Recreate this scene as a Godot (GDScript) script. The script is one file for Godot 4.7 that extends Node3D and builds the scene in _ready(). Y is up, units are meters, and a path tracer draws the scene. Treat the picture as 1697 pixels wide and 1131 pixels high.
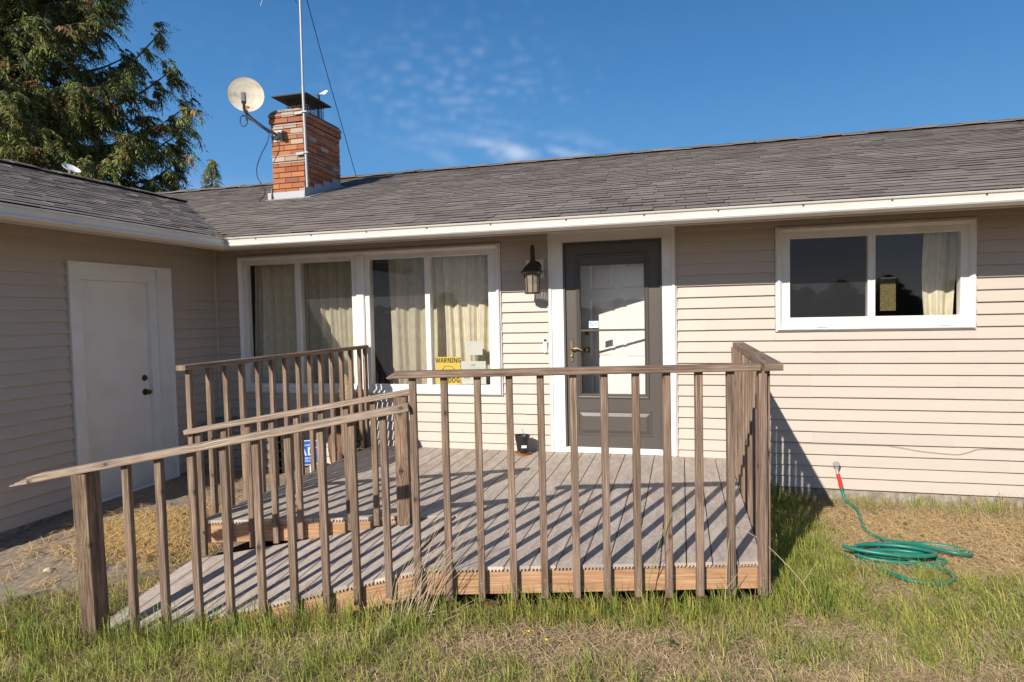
extends Node3D

const S := 0.1016          # siding exposure
const TH := 0.261799       # the deck front stands 15 degrees to the wall
const UX := Vector3(0.9659258, 0, -0.258819)
const UN := Vector3(0.258819, 0, 0.9659258)
const DF := 3.825          # front rim plane, along UN
const DU := 2.930          # landing front plane
const DECK := 0.237
const SLOPE := 0.335       # main roof
const GSLOPE := 0.3224     # garage roof
const EAVE := 2.425

var rng := RandomNumberGenerator.new()
var M := {}
var house: Node3D

# ---------------------------------------------------------------- mesh builder
class MB:
	var v := PackedVector3Array()
	var n := PackedVector3Array()
	var t := PackedVector2Array()
	var c := PackedColorArray()
	var x := PackedInt32Array()
	func face(p: Array, uv: Array, col := Color.WHITE, nn = null) -> void:   # counter-clockwise from outside
		var b := v.size()
		var nor: Vector3 = (p[1] - p[0]).cross(p[2] - p[0])
		if nor.length_squared() < 1e-14 and p.size() > 3:
			nor = (p[2] - p[0]).cross(p[3] - p[0])
		nor = nor.normalized()
		for i in p.size():
			v.append(p[i])
			n.append(nor if nn == null else nn[i])
			t.append(uv[i])
			c.append(col)
		for i in range(1, p.size() - 1):
			x.append(b)
			x.append(b + i + 1)
			x.append(b + i)
	func quad(a: Vector3, b: Vector3, cc: Vector3, d: Vector3, col := Color.WHITE, o := Vector2.ZERO) -> void:
		var w := a.distance_to(b)
		var h := a.distance_to(d)
		face([a, b, cc, d], [o, o + Vector2(w, 0), o + Vector2(w, h), o + Vector2(0, h)], col)
	# profile in the local (y, z) plane, extruded along local x
	func prism(pr: PackedVector2Array, tf: Transform3D, l: float, col := Color.WHITE, o := Vector2.ZERO, closed := true, caps := true) -> void:
		var p := pr.duplicate()
		if closed:
			var area := 0.0
			for i in p.size():
				area += p[i].cross(p[(i + 1) % p.size()])
			if area < 0:
				p.reverse()
		var run := 0.0
		for i in p.size() if closed else p.size() - 1:
			var a: Vector2 = p[i]
			var b: Vector2 = p[(i + 1) % p.size()]
			var w := a.distance_to(b)
			face([tf * Vector3(0, a.x, a.y), tf * Vector3(0, b.x, b.y), tf * Vector3(l, b.x, b.y), tf * Vector3(l, a.x, a.y)],
				[o + Vector2(0, run), o + Vector2(0, run + w), o + Vector2(l, run + w), o + Vector2(l, run)], col)
			run += w
		if closed and caps:
			var tri := Geometry2D.triangulate_polygon(p)
			for k in range(0, tri.size(), 3):
				var q := [p[tri[k]], p[tri[k + 1]], p[tri[k + 2]]]
				if (q[1] - q[0]).cross(q[2] - q[0]) < 0:
					q.reverse()
				face([tf * Vector3(l, q[0].x, q[0].y), tf * Vector3(l, q[1].x, q[1].y), tf * Vector3(l, q[2].x, q[2].y)], [o + q[0], o + q[1], o + q[2]], col)
				face([tf * Vector3(0, q[0].x, q[0].y), tf * Vector3(0, q[2].x, q[2].y), tf * Vector3(0, q[1].x, q[1].y)], [o + q[0], o + q[2], o + q[1]], col)
	static func rp(h: float, w: float, ch := 0.0) -> PackedVector2Array:
		var a := h / 2
		var b := w / 2
		if ch <= 0:
			return PackedVector2Array([Vector2(-a, -b), Vector2(a, -b), Vector2(a, b), Vector2(-a, b)])
		return PackedVector2Array([Vector2(-a, -b + ch), Vector2(-a + ch, -b), Vector2(a - ch, -b), Vector2(a, -b + ch), Vector2(a, b - ch), Vector2(a - ch, b), Vector2(-a + ch, b), Vector2(-a, b - ch)])
	static func along(a: Vector3, d: Vector3, up: Vector3) -> Transform3D:
		var xx := d.normalized()
		var yy := (up - xx * up.dot(xx)).normalized()
		return Transform3D(Basis(xx, yy, xx.cross(yy)), a)
	func bar(a: Vector3, b: Vector3, up: Vector3, h: float, w: float, ch := 0.0, col := Color.WHITE, o := Vector2.ZERO) -> void:
		prism(rp(h, w, ch), along(a, b - a, up), a.distance_to(b), col, o)
	func box(lo: Vector3, hi: Vector3, col := Color.WHITE, o := Vector2.ZERO, ch := 0.0) -> void:
		var d := hi - lo
		var m := (lo + hi) / 2
		if d.y >= d.x and d.y >= d.z:
			bar(Vector3(m.x, lo.y, m.z), Vector3(m.x, hi.y, m.z), Vector3(1, 0, 0), d.x, d.z, ch, col, o)
		elif d.x >= d.z:
			bar(Vector3(lo.x, m.y, m.z), Vector3(hi.x, m.y, m.z), Vector3(0, 1, 0), d.y, d.z, ch, col, o)
		else:
			bar(Vector3(m.x, m.y, lo.z), Vector3(m.x, m.y, hi.z), Vector3(0, 1, 0), d.y, d.x, ch, col, o)
	# rings of (radius, height) about local y
	func lathe(pr: Array, tf: Transform3D, seg := 16, col := Color.WHITE, squash := 1.0) -> void:
		for i in pr.size() - 1:
			var r0: float = pr[i].x
			var r1: float = pr[i + 1].x
			var h0: float = pr[i].y
			var h1: float = pr[i + 1].y
			var sl := Vector2(h1 - h0, r0 - r1).normalized()
			for k in seg:
				var a := TAU * k / seg
				var b := TAU * (k + 1) / seg
				var da := Vector3(cos(a), 0, sin(a) * squash)
				var db := Vector3(cos(b), 0, sin(b) * squash)
				var na := (tf.basis * Vector3(cos(a) * sl.x, sl.y, sin(a) * sl.x)).normalized()
				var nb := (tf.basis * Vector3(cos(b) * sl.x, sl.y, sin(b) * sl.x)).normalized()
				var q := [tf * (da * r0 + Vector3(0, h0, 0)), tf * (da * r1 + Vector3(0, h1, 0)), tf * (db * r1 + Vector3(0, h1, 0)), tf * (db * r0 + Vector3(0, h0, 0))]
				face(q, [Vector2(a, h0), Vector2(a, h1), Vector2(b, h1), Vector2(b, h0)], col, [na, na, nb, nb])
	func tube(pts: Array, r: float, seg := 8, col := Color.WHITE, r1 := -1.0) -> void:
		var rings := []
		var last := Vector3(0.31, 0.9, 0.2)
		var run := 0.0
		for i in pts.size():
			var d: Vector3 = (pts[mini(i + 1, pts.size() - 1)] - pts[maxi(i - 1, 0)]).normalized()
			var u := (last - d * last.dot(d))
			u = u.normalized() if u.length() > 0.01 else d.cross(Vector3(1, 0.2, 0)).normalized()
			last = u
			var w := d.cross(u)
			var rr: float = r if r1 < 0 else lerpf(r, r1, float(i) / (pts.size() - 1))
			if i > 0:
				run += pts[i].distance_to(pts[i - 1])
			var ring := []
			for k in seg + 1:
				var a := TAU * k / seg
				var nn := u * cos(a) + w * sin(a)
				ring.append([pts[i] + nn * rr, nn, Vector2(run, a * rr)])
			rings.append(ring)
		for i in rings.size() - 1:
			for k in seg:
				var q := [rings[i][k], rings[i][k + 1], rings[i + 1][k + 1], rings[i + 1][k]]
				face([q[0][0], q[1][0], q[2][0], q[3][0]], [q[0][2], q[1][2], q[2][2], q[3][2]], col, [q[0][1], q[1][1], q[2][1], q[3][1]])
		for e in [0, rings.size() - 1]:
			var p := []
			var uv := []
			for k in seg:
				p.append(rings[e][seg - 1 - k][0] if e == 0 else rings[e][k][0])
				uv.append(Vector2.ZERO)
			face(p, uv, col)
	# four mitred sides: profile of (inset, z) round a rectangle in the xy plane
	func mitre(x0: float, y0: float, x1: float, y1: float, pr: Array, col := Color.WHITE) -> void:
		for i in pr.size() - 1:
			var a: Vector2 = pr[i]
			var b: Vector2 = pr[i + 1]
			var p := [Vector3(x0 + a.x, y0 + a.x, a.y), Vector3(x1 - a.x, y0 + a.x, a.y), Vector3(x1 - a.x, y1 - a.x, a.y), Vector3(x0 + a.x, y1 - a.x, a.y)]
			var q := [Vector3(x0 + b.x, y0 + b.x, b.y), Vector3(x1 - b.x, y0 + b.x, b.y), Vector3(x1 - b.x, y1 - b.x, b.y), Vector3(x0 + b.x, y1 - b.x, b.y)]
			for k in 4:
				quad(p[k], p[(k + 1) % 4], q[(k + 1) % 4], q[k], col)
	func mesh() -> ArrayMesh:
		var m := ArrayMesh.new()
		var a := []
		a.resize(Mesh.ARRAY_MAX)
		a[Mesh.ARRAY_VERTEX] = v
		a[Mesh.ARRAY_NORMAL] = n
		a[Mesh.ARRAY_TEX_UV] = t
		a[Mesh.ARRAY_COLOR] = c
		a[Mesh.ARRAY_INDEX] = x
		m.add_surface_from_arrays(Mesh.PRIMITIVE_TRIANGLES, a)
		return m

# ---------------------------------------------------------------- scene helpers
func put(called: String, mb, material: Material, parent: Node = self) -> MeshInstance3D:
	var o := MeshInstance3D.new()
	o.name = called
	o.mesh = mb.mesh() if mb is MB else mb
	o.material_override = material
	parent.add_child(o, true)
	return o

func tag(o: Node, label := "", category := "", group := "", kind := "") -> void:
	if label: o.set_meta("label", label)
	if category: o.set_meta("category", category)
	if group: o.set_meta("group", group)
	if kind: o.set_meta("kind", kind)

func thing(called: String, label: String, category: String, at := Vector3.ZERO, group := "") -> Node3D:
	var o := Node3D.new()
	o.name = called
	o.position = at
	add_child(o, true)
	tag(o, label, category, group)
	return o

func scatter(called: String, mesh: Mesh, material: Material, xf: Array, cols: Array, parent: Node = self) -> MultiMeshInstance3D:
	var mm := MultiMesh.new()
	mm.transform_format = MultiMesh.TRANSFORM_3D
	mm.use_colors = true
	mm.mesh = mesh
	mm.instance_count = xf.size()
	for i in xf.size():
		mm.set_instance_transform(i, xf[i])
		mm.set_instance_color(i, cols[i])
	var o := MultiMeshInstance3D.new()
	o.name = called
	o.multimesh = mm
	o.material_override = material
	parent.add_child(o, true)
	o.set_meta("kind", "stuff")
	return o

func lin(r: float, g: float, b: float, a := 1.0) -> Color:
	var k := Color(r, g, b).linear_to_srgb()
	k.a = a
	return k

func mat(col: Color, rough := 0.7, tex: Texture2D = null, uv := Vector3.ONE, bump := 0.0, tri := false) -> StandardMaterial3D:
	var m := StandardMaterial3D.new()
	m.albedo_color = col
	m.roughness = rough
	m.vertex_color_use_as_albedo = true
	m.albedo_texture = tex
	m.uv1_scale = uv
	if bump > 0:
		m.heightmap_enabled = true
		m.heightmap_texture = tex
		m.heightmap_scale = bump
	if tri:
		m.uv1_triplanar = true
		m.uv1_world_triplanar = true
	return m

func noise(sd: int, freq := 1.0, oct := 4) -> FastNoiseLite:
	var f := FastNoiseLite.new()
	f.seed = sd
	f.noise_type = FastNoiseLite.TYPE_SIMPLEX
	f.frequency = freq
	f.fractal_octaves = oct
	return f

func noise_tex(sd: int, freq: float, oct: int, lo: Color, hi: Color, size := 512, mid = null) -> NoiseTexture2D:
	var t := NoiseTexture2D.new()
	t.width = size
	t.height = size
	t.seamless = true
	t.noise = noise(sd, freq, oct)
	var g := Gradient.new()
	g.set_color(0, lo)
	g.set_color(1, hi)
	if mid != null:
		g.add_point(0.5, mid)
	t.color_ramp = g
	return t

func grain_tex(sd: int, w: int, h: int, dark: Color, light: Color, knots: Array, streak := 1.0) -> ImageTexture:
	var im := Image.create(w, h, false, Image.FORMAT_RGB8)
	var a := noise(sd, 1.0, 3)
	var b := noise(sd + 1, 1.0, 2)
	for y in h:
		for x in w:
			var u := float(x) / w
			var vv := float(y) / h
			var bend := 0.0
			var kn := 0.0
			for k in knots:
				var d := Vector2((u - k.x) * 9.0, (vv - k.y) * 1.6).length()
				bend += exp(-d * d * 10.0) * 0.085 * tanh((vv - k.y) * 9.0)
				kn = maxf(kn, exp(-d * d * 160.0))
			var q := absf(2.0 * (vv - bend) - 1.0) * 0.5 + 0.3 * bend
			var cu := cos(u * TAU)
			var su := sin(u * TAU)
			var s1 := a.get_noise_3d(cu * 0.42, q * 22.0, su * 0.42)
			var s2 := b.get_noise_3d(cu * 1.5 + 40.0, q * 80.0, su * 1.5)
			var s3 := a.get_noise_3d(cu * 0.5 + 9.0, q * 4.0, su * 0.5)
			var f := clampf(0.52 + streak * (0.42 * s1 + 0.36 * s2) + 0.22 * s3, 0.0, 1.0)
			var col := dark.lerp(light, f).lerp(dark * 0.6, kn * 0.8)
			im.set_pixel(x, y, col)
	return ImageTexture.create_from_image(im)

func deck_tex() -> ImageTexture:
	var w := 1024
	var h := 128
	var im := Image.create(w, h, false, Image.FORMAT_RGB8)
	var a := noise(31, 1.0, 3)
	for y in h:
		for x in w:
			var u := float(x) / w * 2.4
			var vv := (float(y) / h - 0.5) * 0.14
			var ph := u * 62.0 + 2600.0 * vv * vv + 2.2 * a.get_noise_2d(u * 3.0, vv * 22.0) + 1.5 * sin(u * 5.236)
			var ln := absf(fposmod(ph, 1.0) - 0.5) * 2.0
			var f := 0.90 + 0.10 * a.get_noise_2d(u * 14.0, vv * 140.0) + 0.07 * a.get_noise_2d(u * 1.5 + 30, vv * 8.0)
			f -= 0.30 * smoothstep(0.62, 0.95, ln) * clampf(0.65 + 1.1 * a.get_noise_2d(u * 5.0 + 80, vv * 20.0), 0.0, 1.0)
			f = clampf(f, 0, 1)
			im.set_pixel(x, y, Color(f, f, f))
	return ImageTexture.create_from_image(im)

func sky_tex() -> ImageTexture:
	var w := 1024
	var h := 512
	var im := Image.create(w, h, false, Image.FORMAT_RGBF)
	var cn := noise(5, 1.0, 5)
	var cl := noise(9, 1.0, 2)
	var lut := Gradient.new()
	lut.offsets = PackedFloat32Array([0.0, 5.0 / 90, 12.0 / 90, 19.0 / 90, 26.0 / 90, 50.0 / 90, 1.0])
	lut.colors = PackedColorArray([Color(1.08, 1.06, 1.02), Color(0.46, 0.60, 0.80), Color(0.112, 0.315, 0.63), Color(0.074, 0.24, 0.53), Color(0.050, 0.178, 0.425), Color(0.032, 0.115, 0.30), Color(0.024, 0.09, 0.25)])
	var sund := Vector3(-0.32, 0.605, 1.0).normalized()
	for y in h:
		var el := (0.5 - (y + 0.5) / h) * PI
		var e := rad_to_deg(el)
		var s := clampf(e / 90.0, 0.0, 1.0)
		var base: Color
		if e < 0:
			base = Color(0.26, 0.23, 0.18)
		else:
			# linear radiance: pale at the horizon, deep blue above
			base = Color(lut.sample(s).r, lut.sample(s).g, lut.sample(s).b)
		for x in w:
			var col := base
			var az := (x + 0.5) / w * TAU
			var d := Vector3(sin(az), tan(el), -cos(az)).normalized() if absf(e) < 89.0 else Vector3(0, signf(e), 0)
			if e > 0.0:
				var ang := rad_to_deg(d.angle_to(sund))
				col += Color(0.95, 0.90, 0.80) * (0.50 * exp(-ang / 9.0) + 0.10 * exp(-ang / 28.0))
			if e > 4.0 and e < 60.0:
				var q := Vector2(d.x, d.z) / (d.y + 0.06)
				var big := cl.get_noise_2d(q.x * 0.42 + 2.3, q.y * 0.42 + 5.1)
				var f := maxf(0.0, cn.get_noise_2d(q.x * 7.5, q.y * 13.0) + 0.4 * big - 0.34) * 0.9
				# one thin streak and a flock of flecks above the ridge, others like them all round
				var turn := fposmod(rad_to_deg(atan2(d.x, -d.z)) + 14.0 + 30.0, 60.0) - 30.0
				var streak := exp(-pow(turn / 7.0, 2.0) - pow((e - 14.2 + 0.07 * turn) / 1.3, 2.0))
				f = f * (0.04 + 0.36 * exp(-pow((turn + 5.0) / 9.0, 2.0) - pow((e - 19.5) / 4.5, 2.0)))
				f += streak * clampf(0.25 + 1.3 * cn.get_noise_2d(turn * 0.16 + e * 0.12, e * 0.85 + turn * 0.10), 0.0, 1.0) * 0.62
				f = clampf(f, 0.0, 0.6)
				col = col.lerp(Color(0.70, 0.78, 0.92), f)
			col = Color(col.r, col.g, col.b) * (1.0 / 1.3)
			im.set_pixel(x, y, col)
	return ImageTexture.create_from_image(im)

func slices(x0: float, y0: float, x1: float, y1: float, holes: Array) -> Array:
	var xs := [x0, x1]
	for h in holes:
		for q in [h[0], h[2]]:
			if q > x0 + 1e-4 and q < x1 - 1e-4 and not xs.has(q): xs.append(q)
	xs.sort()
	var out := []
	for i in xs.size() - 1:
		var m: float = (xs[i] + xs[i + 1]) / 2
		var spans := [[y0, y1]]
		for h in holes:
			if m > h[0] and m < h[2]:
				var nx := []
				for s in spans:
					if h[3] <= s[0] or h[1] >= s[1]:
						nx.append(s)
					else:
						if h[1] > s[0] + 1e-3: nx.append([s[0], h[1]])
						if h[3] < s[1] - 1e-3: nx.append([h[3], s[1]])
				spans = nx
		for s in spans:
			var done := false
			for o in out:
				if absf(o[2] - xs[i]) < 1e-5 and absf(o[1] - s[0]) < 1e-5 and absf(o[3] - s[1]) < 1e-5:
					o[2] = xs[i + 1]
					done = true
			if not done: out.append([xs[i], s[0], xs[i + 1], s[1]])
	return out

func ground_y(x: float, z: float) -> float:
	# the lawn falls a little towards the house on the right and towards the drive on the left; the paving falls to its front
	var front := lerpf(-0.135, -0.035, smoothstep(1.9, 3.7, x))
	var lawn := lerpf(-0.135, front, smoothstep(0.3, 2.5, z))
	var paved := lerpf(-0.04, -0.125, smoothstep(1.7, 3.2, z))
	return lerpf(paved, lawn, smoothstep(1.2, 2.2, x)) - 0.02 * smoothstep(3.4, 6.0, z)

func ramp_y(s: float, nn: float) -> float:
	var k := lerpf(0.155, 0.205, clampf((nn - DU) / (DF - DU), 0.0, 1.0))
	return DECK - k * maxf(0.0, 2.88 - s)

# ---------------------------------------------------------------- the scene
func _ready() -> void:
	rng.seed = 4711
	# camera
	var cam := Camera3D.new()
	cam.name = "camera"
	var yw := 0.263283889
	var pt := -0.0429218444
	var ro := -0.0216686896
	cam.transform = Transform3D(Basis(Vector3.UP, yw) * Basis(Vector3.RIGHT, pt) * Basis(Vector3.BACK, ro), Vector3(5.13850745, 1.60956312, 6.09100534))
	cam.fov = 56.84
	cam.near = 0.05
	cam.far = 900.0
	add_child(cam)
	cam.current = true
	# sky, exposure
	var we := WorldEnvironment.new()
	we.name = "world"
	var env := Environment.new()
	env.background_mode = Environment.BG_SKY
	var sk := Sky.new()
	var sm := PanoramaSkyMaterial.new()
	sm.panorama = sky_tex()
	sk.sky_material = sm
	env.sky = sk
	env.tonemap_mode = Environment.TONE_MAPPER_LINEAR
	env.tonemap_exposure = 1.42
	env.sdfgi_enabled = true
	env.ssao_enabled = true
	env.ssil_enabled = true
	we.environment = env
	add_child(we)
	# sun: low in the front left
	var sun := DirectionalLight3D.new()
	sun.name = "sun"
	sun.light_energy = 1.37
	sun.light_color = Color(1.0, 0.975, 0.935)
	sun.light_angular_distance = 0.5
	sun.shadow_enabled = true
	add_child(sun)
	sun.look_at_from_position(Vector3.ZERO, Vector3(0.32, -0.605, -1.0), Vector3.UP)
	materials()
	structure()
	house_shell()
	roofs()
	windows()
	doors()
	chimney()
	deck_and_ramp()
	rails()
	fixtures()
	trees()
	lawn()

func materials() -> void:
	var wood := grain_tex(11, 1024, 128, Color(0.30, 0.235, 0.19), Color(0.70, 0.61, 0.53), [Vector2(0.22, 0.3), Vector2(0.71, 0.66)])
	var wu := Vector3(1 / 1.6, 1 / 0.19, 1)
	M.wood = mat(lin(0.90, 0.86, 0.82), 0.85, wood, wu, 0.1)
	var dry := grain_tex(47, 1024, 128, Color(0.36, 0.31, 0.27), Color(0.80, 0.73, 0.66), [Vector2(0.3, 0.5), Vector2(0.62, 0.35)])
	M.wood_pale = mat(lin(0.98, 0.92, 0.84), 0.88, dry, wu, 0.12)
	var post := grain_tex(83, 1024, 128, Color(0.26, 0.20, 0.16), Color(0.66, 0.56, 0.48), [Vector2(0.18, 0.28), Vector2(0.50, 0.3), Vector2(0.55, 0.7), Vector2(0.8, 0.3)], 1.2)
	M.post = mat(lin(1.0, 0.97, 0.90), 0.88, post, Vector3(1 / 1.3, 1 / 0.30, 1), 0.1)
	var fresh := grain_tex(61, 1024, 128, Color(0.64, 0.49, 0.37), Color(0.94, 0.81, 0.68), [Vector2(0.42, 0.45)], 0.9)
	M.rim = mat(lin(0.72, 0.62, 0.52), 0.8, fresh, Vector3(1 / 1.7, 1 / 0.32, 1), 0.1)
	M.deck = mat(lin(0.62, 0.515, 0.435), 0.75, deck_tex(), Vector3(1 / 2.4, 1 / 0.14, 1), 0.08)
	var vs := grain_tex(23, 512, 64, Color(0.95, 0.95, 0.95), Color(1, 1, 1), [], 0.8)
	M.siding = mat(lin(0.52, 0.445, 0.372), 0.55, vs, Vector3(1 / 0.9, 1 / 0.1, 1), 0.0)
	M.trim = mat(lin(0.52, 0.445, 0.372), 0.5)
	var dirt := noise_tex(4, 0.006, 4, Color(0.955, 0.95, 0.935), Color(1, 1, 1), 512, Color(0.99, 0.99, 0.985))
	M.white = mat(lin(0.80, 0.775, 0.735), 0.45, dirt, Vector3(0.9, 0.9, 0.9), 0.0, true)
	M.white_door = mat(lin(0.82, 0.775, 0.71), 0.5, dirt, Vector3(0.6, 0.6, 0.6), 0.0, true)
	M.gutter = mat(lin(0.68, 0.64, 0.58), 0.4, dirt, Vector3(0.8, 0.8, 0.8), 0.0, true)
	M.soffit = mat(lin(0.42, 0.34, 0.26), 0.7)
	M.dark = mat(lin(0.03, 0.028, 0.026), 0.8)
	M.storm = mat(lin(0.082, 0.068, 0.058), 0.45)
	M.bronze = mat(lin(0.035, 0.026, 0.02), 0.45)
	M.inside = mat(lin(0.16, 0.14, 0.12), 0.9)
	M.carpet = mat(lin(0.16, 0.13, 0.10), 0.95)
	var grit := noise_tex(14, 0.09, 3, Color(0.55, 0.54, 0.53), Color(1, 1, 1), 512, Color(0.80, 0.79, 0.78))
	M.shingle = mat(Color.WHITE, 0.95, grit, Vector3(3.5, 3.5, 3.5), 0.0, true)
	var bt := noise_tex(19, 0.05, 4, Color(0.62, 0.58, 0.56), Color(1.0, 0.98, 0.95), 512, Color(0.86, 0.83, 0.8))
	M.brick = mat(Color.WHITE, 0.9, bt, Vector3(4, 4, 4), 0.3, true)
	M.mortar = mat(lin(0.16, 0.145, 0.13), 0.95, bt, Vector3(4, 4, 4), 0.0, true)
	var ct := noise_tex(27, 0.03, 5, Color(0.72, 0.70, 0.67), Color(1, 1, 1), 512, Color(0.87, 0.86, 0.84))
	M.concrete = mat(lin(0.37, 0.295, 0.225), 0.95, ct, Vector3(0.9, 0.9, 0.9), 0.15, true)
	M.block = mat(lin(0.42, 0.36, 0.28), 0.9, ct, Vector3(1.6, 1.6, 1.6), 0.2, true)
	M.found = mat(lin(0.40, 0.35, 0.29), 0.9, ct, Vector3(0.7, 0.7, 0.7), 0.05, true)
	var soil := noise_tex(35, 0.03, 5, Color(0.30, 0.24, 0.18), Color(1.0, 0.86, 0.64), 512, Color(0.66, 0.54, 0.38))
	M.soil = mat(lin(0.27, 0.205, 0.125), 1.0, soil, Vector3(1.7, 1.7, 1.7), 0.6, true)
	M.metal = mat(lin(0.38, 0.37, 0.36), 0.5)
	M.metal.metallic = 0.3
	M.strap = mat(lin(0.30, 0.28, 0.26), 0.5)
	M.flash = mat(lin(0.34, 0.345, 0.35), 0.55)
	M.flash.metallic = 0.3
	M.black = mat(lin(0.012, 0.012, 0.013), 0.55)
	M.rust = mat(lin(0.05, 0.043, 0.036), 0.8)
	M.brass = mat(lin(0.34, 0.24, 0.13), 0.35)
	M.brass.metallic = 0.8
	M.knob = mat(lin(0.10, 0.065, 0.035), 0.35)
	M.knob.metallic = 0.7
	M.plain = mat(Color.WHITE, 0.6)
	var glass := StandardMaterial3D.new()
	glass.transparency = BaseMaterial3D.TRANSPARENCY_ALPHA
	glass.albedo_color = Color(0.10, 0.11, 0.11, 0.06)
	glass.roughness = 0.02
	glass.metallic_specular = 0.7
	M.glass = glass
	var seeded := StandardMaterial3D.new()
	seeded.transparency = BaseMaterial3D.TRANSPARENCY_ALPHA
	seeded.albedo_color = Color(0.74, 0.67, 0.57, 0.42)
	seeded.roughness = 0.22
	M.seeded = seeded
	var scr := StandardMaterial3D.new()
	scr.transparency = BaseMaterial3D.TRANSPARENCY_ALPHA
	scr.albedo_color = Color(0.30, 0.30, 0.31, 0.24)
	scr.roughness = 0.9
	M.screen = scr
	var lw := grain_tex(71, 256, 256, Color(0.78, 0.76, 0.70), Color(1, 0.99, 0.96), [], 0.7)
	M.curtain = mat(lin(0.80, 0.75, 0.61), 0.95, lw, Vector3(2.2, 6.0, 1))
	M.curtain.backlight_enabled = true
	M.curtain.backlight = Color(0.25, 0.24, 0.2)
	var hose := mat(lin(0.012, 0.17, 0.12), 0.4)
	M.hose = hose
	M.bark = mat(lin(0.17, 0.125, 0.09), 0.95, bt, Vector3(2, 2, 2), 0.5, true)
	M.leaf = mat(Color.WHITE, 0.7)
	M.leaf.backlight_enabled = true
	M.leaf.backlight = Color(0.35, 0.35, 0.3)
	M.grass = mat(Color.WHITE, 0.65)
	M.grass.backlight_enabled = true
	M.grass.backlight = Color(0.4, 0.4, 0.35)
	M.straw = mat(Color.WHITE, 0.8)

func structure() -> void:
	# lawn soil as one sheet to the horizon, finer near the house
	var g := MB.new()
	var xs := [-400.0, -60.0, -12.0, -4.0]
	var k := 0.0
	while k < 12.01:
		xs.append(k)
		k += 0.4
	xs.append_array([16.0, 24.0, 60.0, 400.0])
	var zs := [-400.0, -60.0, -16.0, -9.0, -4.0, -1.0]
	k = 0.0
	while k < 9.01:
		zs.append(k)
		k += 0.4
	zs.append_array([12.0, 20.0, 60.0, 400.0])
	for i in xs.size() - 1:
		for j in zs.size() - 1:
			var p := []
			for q in [[i, j + 1], [i + 1, j + 1], [i + 1, j], [i, j]]:
				p.append(Vector3(xs[q[0]], ground_y(xs[q[0]], zs[q[1]]), zs[q[1]]))
			g.quad(p[0], p[1], p[2], p[3])
	tag(put("ground", g, M.soil), "", "", "", "structure")
	# paving between garage and deck, in slabs with a control joint
	var d := MB.new()
	var edge := [[-0.35, 2.02], [0.8, 2.02], [1.95, 2.02], [2.45, 1.92], [2.62, 1.80], [2.80, 1.66], [2.98, 1.48], [3.10, 1.30], [3.28, 1.18], [3.42, 0.85], [3.75, 0.40], [4.3, -0.2], [6.5, -2.5]]
	for i in edge.size() - 1:
		var z0: float = edge[i][0]
		var z1: float = edge[i + 1][0]
		for j in 8:
			var a0 := lerpf(-6.0 if z0 > 3.35 else 0.0, edge[i][1], j / 8.0)
			var a1 := lerpf(-6.0 if z0 > 3.35 else 0.0, edge[i][1], (j + 1) / 8.0)
			var b0 := lerpf(-6.0 if z0 > 3.35 else 0.0, edge[i + 1][1], j / 8.0)
			var b1 := lerpf(-6.0 if z0 > 3.35 else 0.0, edge[i + 1][1], (j + 1) / 8.0)
			var y := func(x, z): return ground_y(x, z) + 0.022 + 0.004 * sin(x * 2.1 + z)
			d.quad(Vector3(b0, y.call(b0, z1), z1), Vector3(b1, y.call(b1, z1), z1), Vector3(a1, y.call(a1, z0), z0), Vector3(a0, y.call(a0, z0), z0))
	# the slab's edge
	for i in edge.size() - 1:
		var a := Vector3(edge[i][1], -0.05, edge[i][0])
		var b := Vector3(edge[i + 1][1], -0.05, edge[i + 1][0])
		d.quad(b + Vector3(0, -0.12, 0), a + Vector3(0, -0.12, 0), a, b)
	tag(put("driveway", d, M.concrete), "", "", "", "structure")

func siding(parent: Node, length: float, y_from: int, y_to: int, holes: Array, tf: Transform3D, seams: Array, low_from := -1.0) -> void:
	for k in range(y_from, y_to):
		var y0 := k * S
		var hs := holes.duplicate()
		for r in slices(low_from if (low_from > 0 and k < 5) else 0.0, y0, length, y0 + S, hs):
			var cuts := [r[0]]
			for q in seams:
				var at: float = q + (0.9 if int(k / 2) % 2 == 0 else 0.0)
				if at > r[0] + 0.25 and at < r[2] - 0.25: cuts.append(at)
			cuts.append(r[2])
			for i in cuts.size() - 1:
				var z := func(y): return 0.025 - (y - y0) / S * 0.0225
				var lift := 0.0016 * (i % 2)
				var pr := PackedVector2Array([Vector2(r[1], 0.0), Vector2(r[1], z.call(r[1]) - 0.002 + lift), Vector2(r[1] + 0.003, z.call(r[1]) + lift), Vector2(r[3] + 0.002, z.call(r[3]) + lift), Vector2(r[3] + 0.002, 0.0)])
				var m := MB.new()
				var tone := 1.0 + rng.randf_range(-0.035, 0.03)
				var sag := Basis(Vector3.BACK, rng.randf_range(-0.0005, 0.0005)) * Basis(Vector3.UP, rng.randf_range(-0.0006, 0.0006))
				m.prism(pr, tf * Transform3D(sag, Vector3(cuts[i], rng.randf_range(-0.0012, 0.0012), rng.randf() * 0.001)), cuts[i + 1] - cuts[i] + (0.012 if i + 1 < cuts.size() - 1 else 0.0), Color(tone, tone, tone), Vector2(rng.randf() * 3, rng.randf()))
				put("siding_board", m, M.siding, parent)

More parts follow.
